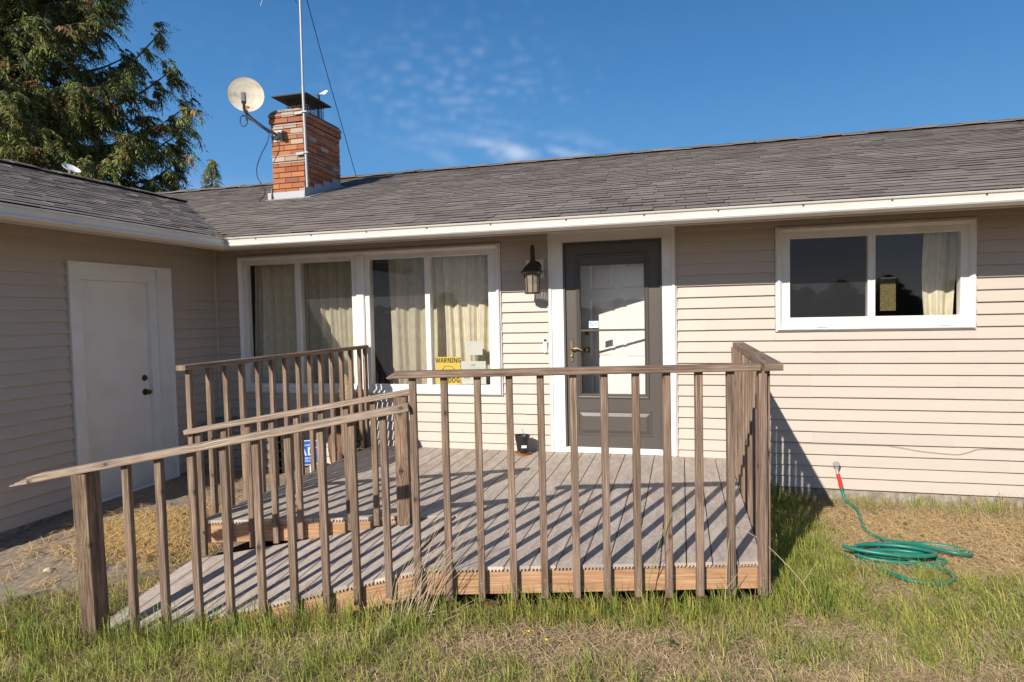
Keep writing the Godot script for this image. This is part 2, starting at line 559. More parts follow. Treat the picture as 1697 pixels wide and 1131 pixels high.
func house_shell() -> void:
	house = thing("house", "beige vinyl-sided single-storey house with grey shingle roof, brick chimney and white gutters", "house")
	# front wall with its openings
	var open := [[0.345, 0.80, 3.383, 2.305], [3.905, 0.20, 5.065, 2.398], [5.975, 1.415, 7.490, 2.310]]
	var w := MB.new()
	for r in slices(-6.0, -0.10, 12.0, 2.47, open):
		w.box(Vector3(r[0], r[1], -0.16), Vector3(r[2], r[3], 0.0))
	var fw := put("front_wall", w, M.found, house)
	siding(fw, 12.0, 0, 24, [[0.325, 0.780, 3.405, 2.325], [3.882, 0.0, 5.090, 2.405], [5.948, 1.392, 7.512, 2.335]], Transform3D.IDENTITY, [0.95, 2.30, 3.62, 5.35, 6.45, 7.75, 9.9, 11.2], 1.10)
	# garage side wall, facing right
	var gt := Transform3D(Basis(Vector3(0, 0, -1), Vector3.UP, Vector3(1, 0, 0)), Vector3(0, 0, 3.3))
	var g := MB.new()
	for r in slices(0.0, -0.10, 3.3, 2.47, [[1.505, -0.02, 2.58, 2.13]]):
		g.prism(MB.rp(r[3] - r[1], 0.14), gt * Transform3D(Basis.IDENTITY, Vector3(r[0], (r[1] + r[3]) / 2, -0.07)), r[2] - r[0])
	g.box(Vector3(-5.4, -0.1, 3.16), Vector3(0.0, 2.47, 3.3))
	var gw := put("garage_wall", g, M.found, house)
	siding(gw, 3.3, 0, 24, [[1.480, -0.1, 2.62, 2.155]], gt, [0.55, 2.9])
	# corner strip
	var c := MB.new()
	c.box(Vector3(0.004, 0.50, 0.004), Vector3(0.030, 2.40, 0.030), Color.WHITE, Vector2.ZERO, 0.006)
	put("corner_strip", c, M.trim, house)
	# starter strip and foundation under the lowest course
	var f := MB.new()
	f.box(Vector3(1.1, -0.32, -0.012), Vector3(12.0, -0.012, 0.003))
	put("foundation", f, M.found, house)
	# eaves: soffits and fascias
	var so := MB.new()
	so.box(Vector3(0.0, 2.405, 0.0), Vector3(12.0, 2.42, 0.715))
	so.box(Vector3(0.0, 2.4045, 0.716), Vector3(0.715, 2.42, 3.6))
	put("soffit", so, M.soffit, house)
	var fa := MB.new()
	fa.box(Vector3(0.72, 2.30, 0.716), Vector3(12.0, 2.425, 0.742))
	fa.box(Vector3(0.716, 2.30, 0.742), Vector3(0.742, 2.425, 3.62))
	put("fascia", fa, M.trim, house)
	# gutters: open trough with rolled lip and stepped face
	var pr := PackedVector2Array([Vector2(2.418, 0.745), Vector2(2.312, 0.745), Vector2(2.308, 0.772), Vector2(2.312, 0.806), Vector2(2.326, 0.838), Vector2(2.338, 0.846), Vector2(2.347, 0.842), Vector2(2.352, 0.834), Vector2(2.392, 0.842), Vector2(2.397, 0.855), Vector2(2.407, 0.860), Vector2(2.412, 0.852), Vector2(2.408, 0.840)])
	var a := MB.new()
	var b := MB.new()
	for i in pr.size() - 1:
		var p := pr[i]
		var q := pr[i + 1]
		var o := Vector2(0, i * 0.02)
		a.face([Vector3(p.y, p.x, p.y), Vector3(12.2, p.x, p.y), Vector3(12.2, q.x, q.y), Vector3(q.y, q.x, q.y)], [o, o, o, o])
		b.face([Vector3(p.y, p.x, 3.62), Vector3(p.y, p.x, p.y), Vector3(q.y, q.x, q.y), Vector3(q.y, q.x, 3.62)], [o, o, o, o])
	var gu := put("gutter", a, M.gutter, house)
	put("gutter", b, M.gutter, house)
	for i in 16:
		var s := MB.new()
		var x := 1.15 + i * 0.61 + rng.randf_range(-0.05, 0.05)
		s.lathe([Vector2(0.0, 0.005), Vector2(0.006, 0.003), Vector2(0.007, 0.0)], MB.along(Vector3(x, 2.386, 0.842), Vector3(1, 0, 0), Vector3(0, 0, 1)), 8)
		put("gutter_screw", s, M.rust, gu)
	var gdb := MB.new()
	for i in 34:
		var t := rng.randfn(0.0, 0.16)
		var q := Vector3(0.85 + maxf(t, 0.0), 2.412, 0.85 + maxf(-t, 0.0)) + Vector3(0, rng.randf_range(-0.035, 0.014) * exp(-absf(t) * 6.0), 0)
		var u := Vector3(rng.randf_range(-1, 1), rng.randf_range(-1, 1), rng.randf_range(-1, 1)).normalized()
		gdb.bar(q, q + u * rng.randf_range(0.012, 0.034), Vector3(0.3, 1, 0.2), 0.003, 0.007, 0.0, Color(0.16, 0.07, 0.03) * rng.randf_range(0.5, 1.6))
	tag(put("leaf_debris", gdb, M.plain, house), "", "", "", "stuff")
	# rooms behind the glass
	var r := MB.new()
	r.box(Vector3(-0.1, 0.20, -8.6), Vector3(12.0, 0.248, -0.16))
	put("room_floor", r, M.carpet, house)
	r = MB.new()
	r.box(Vector3(0.0, 2.425, -8.6), Vector3(12.0, 2.46, 0.0))
	put("room_ceiling", r, M.white_door, house)
	r = MB.new()
	r.box(Vector3(-0.1, 0.248, -4.2), Vector3(12.0, 2.425, -4.1))
	r.box(Vector3(-0.1, 0.248, -4.1), Vector3(0.0, 2.425, -0.16))
	r.box(Vector3(3.60, 0.248, -4.1), Vector3(3.70, 2.425, -0.16))
	r.box(Vector3(5.30, 0.248, -4.1), Vector3(5.40, 2.425, -0.16))
	r.box(Vector3(11.9, 0.248, -4.1), Vector3(12.0, 2.425, -0.16))
	put("room_wall", r, M.inside, house)
	# far walls so that the house is closed behind
	r = MB.new()
	r.box(Vector3(-6.0, -0.1, -9.2), Vector3(12.0, 2.47, -9.0))
	r.box(Vector3(-6.0, -0.1, -9.0), Vector3(-5.8, 2.47, 3.3))
	r.box(Vector3(11.99, -0.1, -9.0), Vector3(12.2, 2.47, 0.0))
	put("rear_wall", r, M.found, house)

func roofs() -> void:
	var deckm := MB.new()
	var top := EAVE + SLOPE * 5.0
	# main roof: front and rear slopes
	deckm.quad(Vector3(-6.6, EAVE - 0.015, 0.8), Vector3(12.6, EAVE - 0.015, 0.8), Vector3(12.6, top - 0.015, -4.2), Vector3(-6.6, top - 0.015, -4.2))
	deckm.quad(Vector3(12.6, EAVE - 0.02, -9.2), Vector3(-6.6, EAVE - 0.02, -9.2), Vector3(-6.6, top - 0.02, -4.2), Vector3(12.6, top - 0.02, -4.2))
	var main := put("roof", deckm, M.rust, house)
	var gd := MB.new()
	var gx := -2.661
	var gtop := EAVE + GSLOPE * (0.8 - gx)
	gd.quad(Vector3(0.8, EAVE - 0.015, 3.62), Vector3(0.8, EAVE - 0.015, -3.2), Vector3(gx, gtop - 0.015, -3.2), Vector3(gx, gtop - 0.015, 3.62))
	gd.quad(Vector3(gx * 2 - 0.8, EAVE - 0.02, -3.2), Vector3(gx * 2 - 0.8, EAVE - 0.02, 3.62), Vector3(gx, gtop - 0.02, 3.62), Vector3(gx, gtop - 0.02, -3.2))
	gd.face([Vector3(0.8, EAVE - 0.016, 3.60), Vector3(gx, gtop - 0.016, 3.60), Vector3(gx * 2 - 0.8, EAVE - 0.02, 3.60)], [Vector2.ZERO, Vector2.ONE, Vector2.RIGHT])
	var gar := put("garage_roof", gd, M.rust, house)
	var nz := noise(77, 0.5, 3)
	var tab := func(m: MB, tf: Transform3D, w: float, l: float, lift: float, thick: float, col: Color):
		# a thin slab, its lower edge lifted; local x across, y out of the roof, z down the slope
		var yb := lift + thick
		m.face([tf * Vector3(0, yb, 0), tf * Vector3(w, yb, 0), tf * Vector3(w, 0.004, -l), tf * Vector3(0, 0.004, -l)], [Vector2(0, 0), Vector2(w, 0), Vector2(w, l), Vector2(0, l)], col)
		m.face([tf * Vector3(0, lift, 0), tf * Vector3(w, lift, 0), tf * Vector3(w, yb, 0), tf * Vector3(0, yb, 0)], [Vector2(0, 0), Vector2(w, 0), Vector2(w, 0.01), Vector2(0, 0.01)], Color(0.022, 0.019, 0.017))  # bitumen butt edge, near-black so course shadow lines sit in its colour
		m.face([tf * Vector3(w, lift, 0), tf * Vector3(w, 0.0, -l), tf * Vector3(w, 0.004, -l), tf * Vector3(w, yb, 0)], [Vector2.ZERO, Vector2.RIGHT, Vector2.ONE, Vector2.DOWN], col)
		m.face([tf * Vector3(0, 0.0, -l), tf * Vector3(0, lift, 0), tf * Vector3(0, yb, 0), tf * Vector3(0, 0.004, -l)], [Vector2.ZERO, Vector2.RIGHT, Vector2.ONE, Vector2.DOWN], col)
		m.face([tf * Vector3(0, 0.0, -l), tf * Vector3(w, 0.0, -l), tf * Vector3(w, lift, 0), tf * Vector3(0, lift, 0)], [Vector2(0, 0), Vector2(w, 0), Vector2(w, l), Vector2(0, l)], col * 0.8)
	var tone := func(p: Vector3) -> Color:
		var f := 0.265 * (1.0 + 0.22 * nz.get_noise_2d(p.x * 1.3, p.z * 1.3) + rng.randf_range(-0.17, 0.17))
		return Color(f * 1.17, f * 0.97, f * 0.83)
	var e := 0.143
	# main roof
	var stuff := MB.new()
	var own := 0
	var nrm := Vector3(0, 1, SLOPE).normalized()
	var dn := Vector3(0, -SLOPE, 1).normalized()
	for row in 37:
		var up := row * e
		var o := Vector3(0, EAVE, 0.80) + dn * 0.048 - dn * up
		var x := -6.4 - rng.randf() * 0.3
		while x < 12.5:
			var w := rng.randf_range(0.14, 0.34)
			var dm: float = 0.8 - (o - dn * 0.1).z
			var dg := 0.8 - x
			var seen := x > 0.55 or SLOPE * dm > GSLOPE * minf(dg, 2 * (0.8 - gx) - dg) - 0.06
			if seen:
				var thick := rng.randf_range(0.003, 0.008)
				var tf := Transform3D(Basis(Vector3.RIGHT, nrm, dn), Vector3(x, 0, 0) + o)
				tf.basis = tf.basis.rotated(nrm, rng.randf_range(-0.012, 0.012))
				tf.origin += dn * rng.randf_range(-0.006, 0.006)
				var near := x > 4.3 and x < 8.2 and row < 12 and own < 222
				if near:
					own += 1
					var m := MB.new()
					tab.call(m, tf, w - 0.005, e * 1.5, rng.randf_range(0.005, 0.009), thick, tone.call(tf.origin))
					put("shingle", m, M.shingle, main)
				else:
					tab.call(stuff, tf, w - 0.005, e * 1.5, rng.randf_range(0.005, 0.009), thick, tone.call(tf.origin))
			x += w
	tag(put("shingle_field", stuff, M.shingle, main), "", "", "", "stuff")
	# garage roof
	stuff = MB.new()
	own = 0
	nrm = Vector3(GSLOPE, 1, 0).normalized()
	dn = Vector3(1, -GSLOPE, 0).normalized()
	for row in 25:
		var o := Vector3(0.80, EAVE, 0) + dn * 0.048 - dn * row * e
		var z := 3.6
		while z > -3.5:
			var w := rng.randf_range(0.14, 0.34)
			var dm := 0.8 - z
			var dg: float = 0.8 - (o - dn * 0.1).x
			if z > 0.55 or GSLOPE * dg > SLOPE * dm - 0.06:
				var tf := Transform3D(Basis(Vector3(0, 0, -1), nrm, dn), Vector3(0, 0, z) + o)
				tf.basis = tf.basis.rotated(nrm, rng.randf_range(-0.012, 0.012))
				var near := z > 0.2 and row < 8 and own < 76
				var m := MB.new() if near else stuff
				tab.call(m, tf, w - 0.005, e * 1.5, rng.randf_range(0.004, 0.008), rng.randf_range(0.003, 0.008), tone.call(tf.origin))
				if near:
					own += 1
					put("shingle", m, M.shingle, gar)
			z -= w
	tag(put("shingle_field", stuff, M.shingle, gar), "", "", "", "stuff")
	# ridge caps, bent over both slopes
	var cap := func(parent: Node, a: Vector3, ax: Vector3, side: Vector3, sl: float, n: int, step: float):
		for i in n:
			var m := MB.new()
			var pr := PackedVector2Array([Vector2(-sl * 0.16, -0.16), Vector2(0.0, 0.0), Vector2(-sl * 0.16, 0.16), Vector2(-sl * 0.16 + 0.012, 0.16), Vector2(0.013, 0.0), Vector2(-sl * 0.16 + 0.012, -0.16)])
			var tf := Transform3D(Basis(ax, Vector3.UP, side), a + ax * step * i + Vector3(0, 0.030 + 0.007 * (i % 2) + rng.randf() * 0.004, 0))
			m.prism(pr, tf, step * 1.12, tone.call(tf.origin))
			put("ridge_cap", m, M.shingle, parent)
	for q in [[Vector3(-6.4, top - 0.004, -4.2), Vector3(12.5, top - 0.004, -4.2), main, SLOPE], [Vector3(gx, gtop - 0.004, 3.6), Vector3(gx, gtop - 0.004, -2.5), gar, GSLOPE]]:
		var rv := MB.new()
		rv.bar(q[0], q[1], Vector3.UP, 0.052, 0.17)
		put("ridge_shade_strip", rv, M.dark, q[2])  # added dark strip, its colour stands in for shade under the ridge caps
	cap.call(main, Vector3(-6.4, top, -4.2), Vector3.RIGHT, Vector3.BACK, SLOPE, 63, 0.30)
	cap.call(gar, Vector3(gx, gtop, 3.6), Vector3.FORWARD, Vector3.RIGHT, GSLOPE, 20, 0.30)
func windows() -> void:
	var unit := func(called: String, x0: float, y0: float, x1: float, y1: float, panes: Array, posts: Array):
		var m := MB.new()
		m.mitre(x0, y0, x1, y1, [Vector2(0, 0.0), Vector2(0, 0.026), Vector2(0.006, 0.032), Vector2(0.014, 0.032), Vector2(0.014, 0.048), Vector2(0.022, 0.056), Vector2(0.030, 0.056), Vector2(0.052, 0.034), Vector2(0.054, 0.020)])
		for r in slices(x0 + 0.052, y0 + 0.052, x1 - 0.052, y1 - 0.052, panes):
			m.box(Vector3(r[0], r[1], -0.06), Vector3(r[2], r[3], 0.020))
		for q in posts:
			m.box(Vector3(q[0], y0 + 0.054, 0.0205), Vector3(q[1], y1 - 0.054, 0.046), Color.WHITE, Vector2.ZERO, 0.012)
		var win := put(called, m, M.white, house)
		for p in panes:
			var f := MB.new()
			f.mitre(p[0] - 0.012, p[1] - 0.012, p[2] + 0.012, p[3] + 0.012, [Vector2(0, 0.0202), Vector2(0.0, 0.026), Vector2(0.010, 0.026), Vector2(0.014, 0.018), Vector2(0.014, -0.02)])
			put("sash", f, M.white, win)
			var g := MB.new()
			g.quad(Vector3(p[0], p[1], -0.015), Vector3(p[2], p[1], -0.015), Vector3(p[2], p[3], -0.015), Vector3(p[0], p[3], -0.015))
			put("pane", g, M.glass, win)
			if p.size() > 4:
				var s := MB.new()
				s.quad(Vector3(p[0], p[1], 0.004), Vector3(p[2], p[1], 0.004), Vector3(p[2], p[3], 0.004), Vector3(p[0], p[3], 0.004))
				put("insect_screen", s, M.screen, win)
		return win
	var a = unit.call("picture_window", 0.330, 0.785, 3.400, 2.320, [[0.433, 0.892, 1.058, 2.216], [1.114, 0.892, 1.745, 2.216, 1], [1.951, 0.892, 2.583, 2.216, 1], [2.637, 0.892, 3.268, 2.216]], [[1.80, 1.895]])
	var b = unit.call("side_window", 5.953, 1.397, 7.507, 2.330, [[6.073, 1.520, 6.697, 2.220, 1], [6.753, 1.520, 7.393, 2.220]], [])
	for q in [[2.50, a, 0.808], [3.06, a, 0.808], [6.28, b, 1.420], [7.22, b, 1.420]]:
		var m := MB.new()
		m.box(Vector3(q[0], q[2] + 0.012, 0.054), Vector3(q[0] + 0.09, q[2] + 0.026, 0.064), Color.WHITE, Vector2.ZERO, 0.004)
		put("weep_cover", m, M.white, q[1])
	# curtains, each hanging by itself
	var hang := func(label: String, x0: float, x1: float, y0: float, y1: float, z: float, folds: float, amp: float, ph: float, group := ""):
		var m := MB.new()
		var n := int((x1 - x0) / 0.012)
		var at := func(i: int, j: int) -> Vector3:
			var u := float(i) / n
			var vv := float(j) / 10
			var x := lerpf(x0, x1, u)
			var f := sin(x * folds + ph + 0.7 * sin(x * 7.0 + ph))
			var d := amp * (f + 0.35 * sin(x * folds * 2.3 + ph)) * (0.55 + 0.45 * (1.0 - vv)) + 0.012 * sin(vv * 3.0 + x * 4.0)
			return Vector3(x + 0.012 * sin(vv * 5.0 + x * 9.0), lerpf(y0, y1, vv), z + d)
		for i in n:
			for j in 10:
				var p := [at.call(i, j), at.call(i + 1, j), at.call(i + 1, j + 1), at.call(i, j + 1)]
				m.face(p, [Vector2(p[0].y, p[0].x), Vector2(p[1].y, p[1].x), Vector2(p[2].y, p[2].x), Vector2(p[3].y, p[3].x)])
		tag(put("curtain", m, M.curtain), label, "curtain", group)
	hang.call("cream curtain behind the leftmost pane of the picture window, in deep shade", 0.36, 1.075, 0.50, 2.29, -0.20, 42.0, 0.028, 0.4)
	hang.call("cream curtain behind the second pane from the left of the picture window, partly sunlit", 1.085, 1.88, 0.50, 2.29, -0.20, 46.0, 0.032, 1.9)
	hang.call("cream curtain right of a dark gap, behind the third pane of the picture window", 2.06, 2.61, 0.50, 2.29, -0.21, 38.0, 0.036, 0.9)
	hang.call("cream curtain behind the rightmost pane of the picture window, above the yellow warning sign", 2.62, 3.36, 0.50, 2.29, -0.20, 50.0, 0.034, 2.6)
	hang.call("gathered pale curtain at the right edge of the small side window", 7.17, 7.41, 1.30, 2.29, -0.15, 44.0, 0.026, 0.2)
	# small print hanging just behind the glass
	var fr := thing("hanging_print", "small brownish green print hanging behind the right pane of the side window", "print", Vector3(6.806, 1.567, -0.035))
	var m := MB.new()
	m.box(Vector3(0.0, 0.0, -0.004), Vector3(0.121, 0.285, 0.0), Color(0.30, 0.27, 0.16))
	put("paper", m, mat(lin(0.8, 0.8, 0.7), 0.8, noise_tex(91, 0.06, 4, Color(0.35, 0.32, 0.2), Color(1, 0.95, 0.8), 256), Vector3(4, 4, 4), 0.0, true), fr)
	m = MB.new()
	m.box(Vector3(-0.001, 0.279, 0.0003), Vector3(0.122, 0.286, 0.003), Color(0.6, 0.6, 0.55))
	put("top_strip", m, M.plain, fr)

func doors() -> void:
	# entrance: casing, frame, storm door, inner door
	var c := MB.new()
	for r in slices(3.886, DECK + 0.003, 5.085, 2.402, [[4.030, 0.0, 4.966, 2.286]]):
		c.box(Vector3(r[0], r[1], 0.0), Vector3(r[2], r[3], 0.030))
	c.box(Vector3(3.887, DECK + 0.004, 0.0305), Vector3(3.915, 2.400, 0.042), Color.WHITE, Vector2.ZERO, 0.004)
	c.box(Vector3(5.056, DECK + 0.004, 0.0305), Vector3(5.084, 2.400, 0.042), Color.WHITE, Vector2.ZERO, 0.004)
	c.box(Vector3(3.916, 2.374, 0.0305), Vector3(5.055, 2.400, 0.042), Color.WHITE, Vector2.ZERO, 0.004)
	c.box(Vector3(4.012, DECK, -0.16), Vector3(4.030, 2.29, -0.002))
	c.box(Vector3(4.966, DECK, -0.16), Vector3(4.984, 2.29, -0.002))
	c.box(Vector3(4.030, 2.286, -0.16), Vector3(4.966, 2.305, -0.002))
	var cas := put("door_casing", c, M.white, house)
	c = MB.new()
	c.box(Vector3(4.030, DECK + 0.003, -0.15), Vector3(4.966, DECK + 0.060, 0.034), Color.WHITE, Vector2.ZERO, 0.006)
	put("threshold", c, M.white, cas)
	for s in [3.874, 5.086]:
		c = MB.new()
		c.box(Vector3(s, DECK + 0.004, 0.0), Vector3(s + 0.012, 2.40, 0.030))
		put("side_strip", c, M.trim, cas)
	# storm door
	var g := [4.190, 0.812, 4.800, 2.056]
	var m := MB.new()
	for r in slices(4.052, 0.302, 4.946, 2.268, [[g[0] - 0.035, g[1] - 0.035, g[2] + 0.035, g[3] + 0.035]]):
		m.box(Vector3(r[0], r[1], -0.022), Vector3(r[2], r[3], 0.012))
	var sd := put("storm_door", m, M.storm, house)
	m = MB.new()
	m.mitre(g[0] - 0.040, g[1] - 0.036, g[2] + 0.040, g[3] + 0.110, [Vector2(0, 0.0122), Vector2(0.0, 0.020), Vector2(0.010, 0.024), Vector2(0.022, 0.018), Vector2(0.030, 0.022), Vector2(0.040, 0.014), Vector2(0.042, -0.02)])
	put("glass_moulding", m, M.storm, sd)
	m = MB.new()
	m.box(Vector3(g[0], g[3] + 0.002, -0.018), Vector3(g[2], g[3] + 0.07, 0.010))
	put("screen_cassette", m, M.storm, sd)
	m = MB.new()
	m.quad(Vector3(g[0], g[1], -0.008), Vector3(g[2], g[1], -0.008), Vector3(g[2], g[3], -0.008), Vector3(g[0], g[3], -0.008))
	put("pane", m, M.glass, sd)
	m = MB.new()
	m.box(Vector3(g[0], 1.424, -0.006), Vector3(g[2], 1.444, 0.010), Color.WHITE, Vector2.ZERO, 0.003)
	put("middle_rail", m, M.storm, sd)
	m = MB.new()
	m.mitre(4.150, 0.415, 4.860, 0.655, [Vector2(0, 0.0122), Vector2(0.004, 0.020), Vector2(0.014, 0.020), Vector2(0.020, 0.014), Vector2(0.052, 0.026), Vector2(0.053, 0.026), Vector2(0.12, 0.026)])
	put("lower_panel", m, M.storm, sd)
	m = MB.new()
	for r in slices(4.030, 0.298, 4.966, 2.286, [[4.050, 0.0, 4.948, 2.270]]):
		m.box(Vector3(r[0], r[1], -0.024), Vector3(r[2], r[3], 0.034))
	put("frame", m, M.storm, sd)
	m = MB.new()
	m.box(Vector3(4.085, 1.135, 0.0122), Vector3(4.118, 1.335, 0.022), Color.WHITE, Vector2.ZERO, 0.004)
	m.tube([Vector3(4.101, 1.255, 0.022), Vector3(4.101, 1.255, 0.055), Vector3(4.125, 1.262, 0.062), Vector3(4.16, 1.266, 0.064), Vector3(4.20, 1.250, 0.064), Vector3(4.215, 1.244, 0.062)], 0.0085, 8)
	m.lathe([Vector2(0.0, 0.012), Vector2(0.012, 0.010), Vector2(0.013, 0.0)], MB.along(Vector3(4.101, 1.185, 0.022), Vector3.RIGHT, Vector3.BACK), 12)
	put("handle", m, M.brass, sd)
	# inner six-panel door
	m = MB.new()
	var ph := [[4.165, 1.84, 4.455, 2.10], [4.545, 1.84, 4.835, 2.10], [4.165, 1.13, 4.455, 1.74], [4.545, 1.13, 4.835, 1.74], [4.165, 0.42, 4.455, 1.00], [4.545, 0.42, 4.835, 1.00]]
	for r in slices(4.052, 0.302, 4.946, 2.282, ph):
		m.box(Vector3(r[0], r[1], -0.145), Vector3(r[2], r[3], -0.105))
	var fd := put("front_door", m, M.white_door, house)
	for r in ph:
		m = MB.new()
		var tf := Transform3D(Basis.IDENTITY, Vector3(0, 0, -0.105))
		m.mitre(r[0], r[1], r[2], r[3], [Vector2(0, -0.105), Vector2(0.012, -0.117), Vector2(0.026, -0.117), Vector2(0.050, -0.107), Vector2(minf(r[2] - r[0], r[3] - r[1]) / 2 - 0.0005, -0.107)])
		put("panel", m, M.white_door, fd)
	m = MB.new()
	m.lathe([Vector2(0.0, 0.022), Vector2(0.020, 0.020), Vector2(0.028, 0.010), Vector2(0.034, 0.0)], MB.along(Vector3(4.125, 1.40, -0.105), Vector3.RIGHT, Vector3.BACK), 18)
	put("deadbolt", m, M.brass, fd)
	m = MB.new()
	m.lathe([Vector2(0.0, 0.060), Vector2(0.020, 0.056), Vector2(0.027, 0.04), Vector2(0.014, 0.022), Vector2(0.014, 0.006), Vector2(0.032, 0.003), Vector2(0.033, 0.0)], MB.along(Vector3(4.125, 1.22, -0.105), Vector3.RIGHT, Vector3.BACK), 18)
	put("knob", m, M.brass, fd)
	# the inner door stands ajar
	var hinge := Vector3(4.935, 0, -0.125)
	fd.transform = Transform3D(Basis(Vector3.UP, deg_to_rad(-25.0)), Vector3.ZERO).translated_local(-hinge)
	fd.position += hinge
	# garage side door; local z comes out of the wall, local x runs towards the house
	var at := Transform3D(Basis(Vector3(0, 0, -1), Vector3.UP, Vector3(1, 0, 0)), Vector3(0, 0, 3.3))
	m = MB.new()
	m.prism(MB.rp(2.02, 0.04), Transform3D(Basis.IDENTITY, Vector3(1.605, 0.99, -0.055)), 0.755)
	var gd := put("garage_door", m, M.white_door, house)
	gd.transform = at
	m = MB.new()
	for r in slices(1.484, -0.02, 2.618, 2.152, [[1.605, -0.1, 2.36, 1.998]]):
		if r[2] > 2.36 and r[3] < 2.0 or r[0] > 2.3:
			m.box(Vector3(2.36, r[1], -0.05), Vector3(2.450, r[3], 0.006))
			m.box(Vector3(2.4505, r[1], -0.05), Vector3(r[2], r[3], 0.030))
		else:
			m.box(Vector3(r[0], r[1], -0.05), Vector3(r[2], r[3], 0.030))
	m.mitre(1.484, -0.02, 2.618, 2.152, [Vector2(0, 0.0), Vector2(0, 0.044), Vector2(0.018, 0.044), Vector2(0.024, 0.0305)])
	put("casing", m, M.white, gd)
	m = MB.new()
	m.mitre(1.474, -0.03, 2.628, 2.162, [Vector2(0, 0.0), Vector2(0, 0.03), Vector2(0.0098, 0.03), Vector2(0.0098, 0.0)])
	put("side_strip", m, M.trim, gd)
	m = MB.new()
	m.box(Vector3(1.605, -0.045, -0.05), Vector3(2.36, -0.022, 0.02))
	put("sill", m, M.rust, gd)
	m = MB.new()
	m.lathe([Vector2(0.0, 0.026), Vector2(0.016, 0.024), Vector2(0.027, 0.012), Vector2(0.032, 0.0)], MB.along(Vector3(2.300, 1.052, -0.035), Vector3.RIGHT, Vector3.BACK), 18)
	put("deadbolt", m, M.knob, gd)
	m = MB.new()
	m.lathe([Vector2(0.0, 0.066), Vector2(0.020, 0.062), Vector2(0.027, 0.045), Vector2(0.014, 0.026), Vector2(0.014, 0.008), Vector2(0.033, 0.005), Vector2(0.034, 0.0)], MB.along(Vector3(2.302, 0.912, -0.035), Vector3.RIGHT, Vector3.BACK), 18)
	put("knob", m, M.knob, gd)

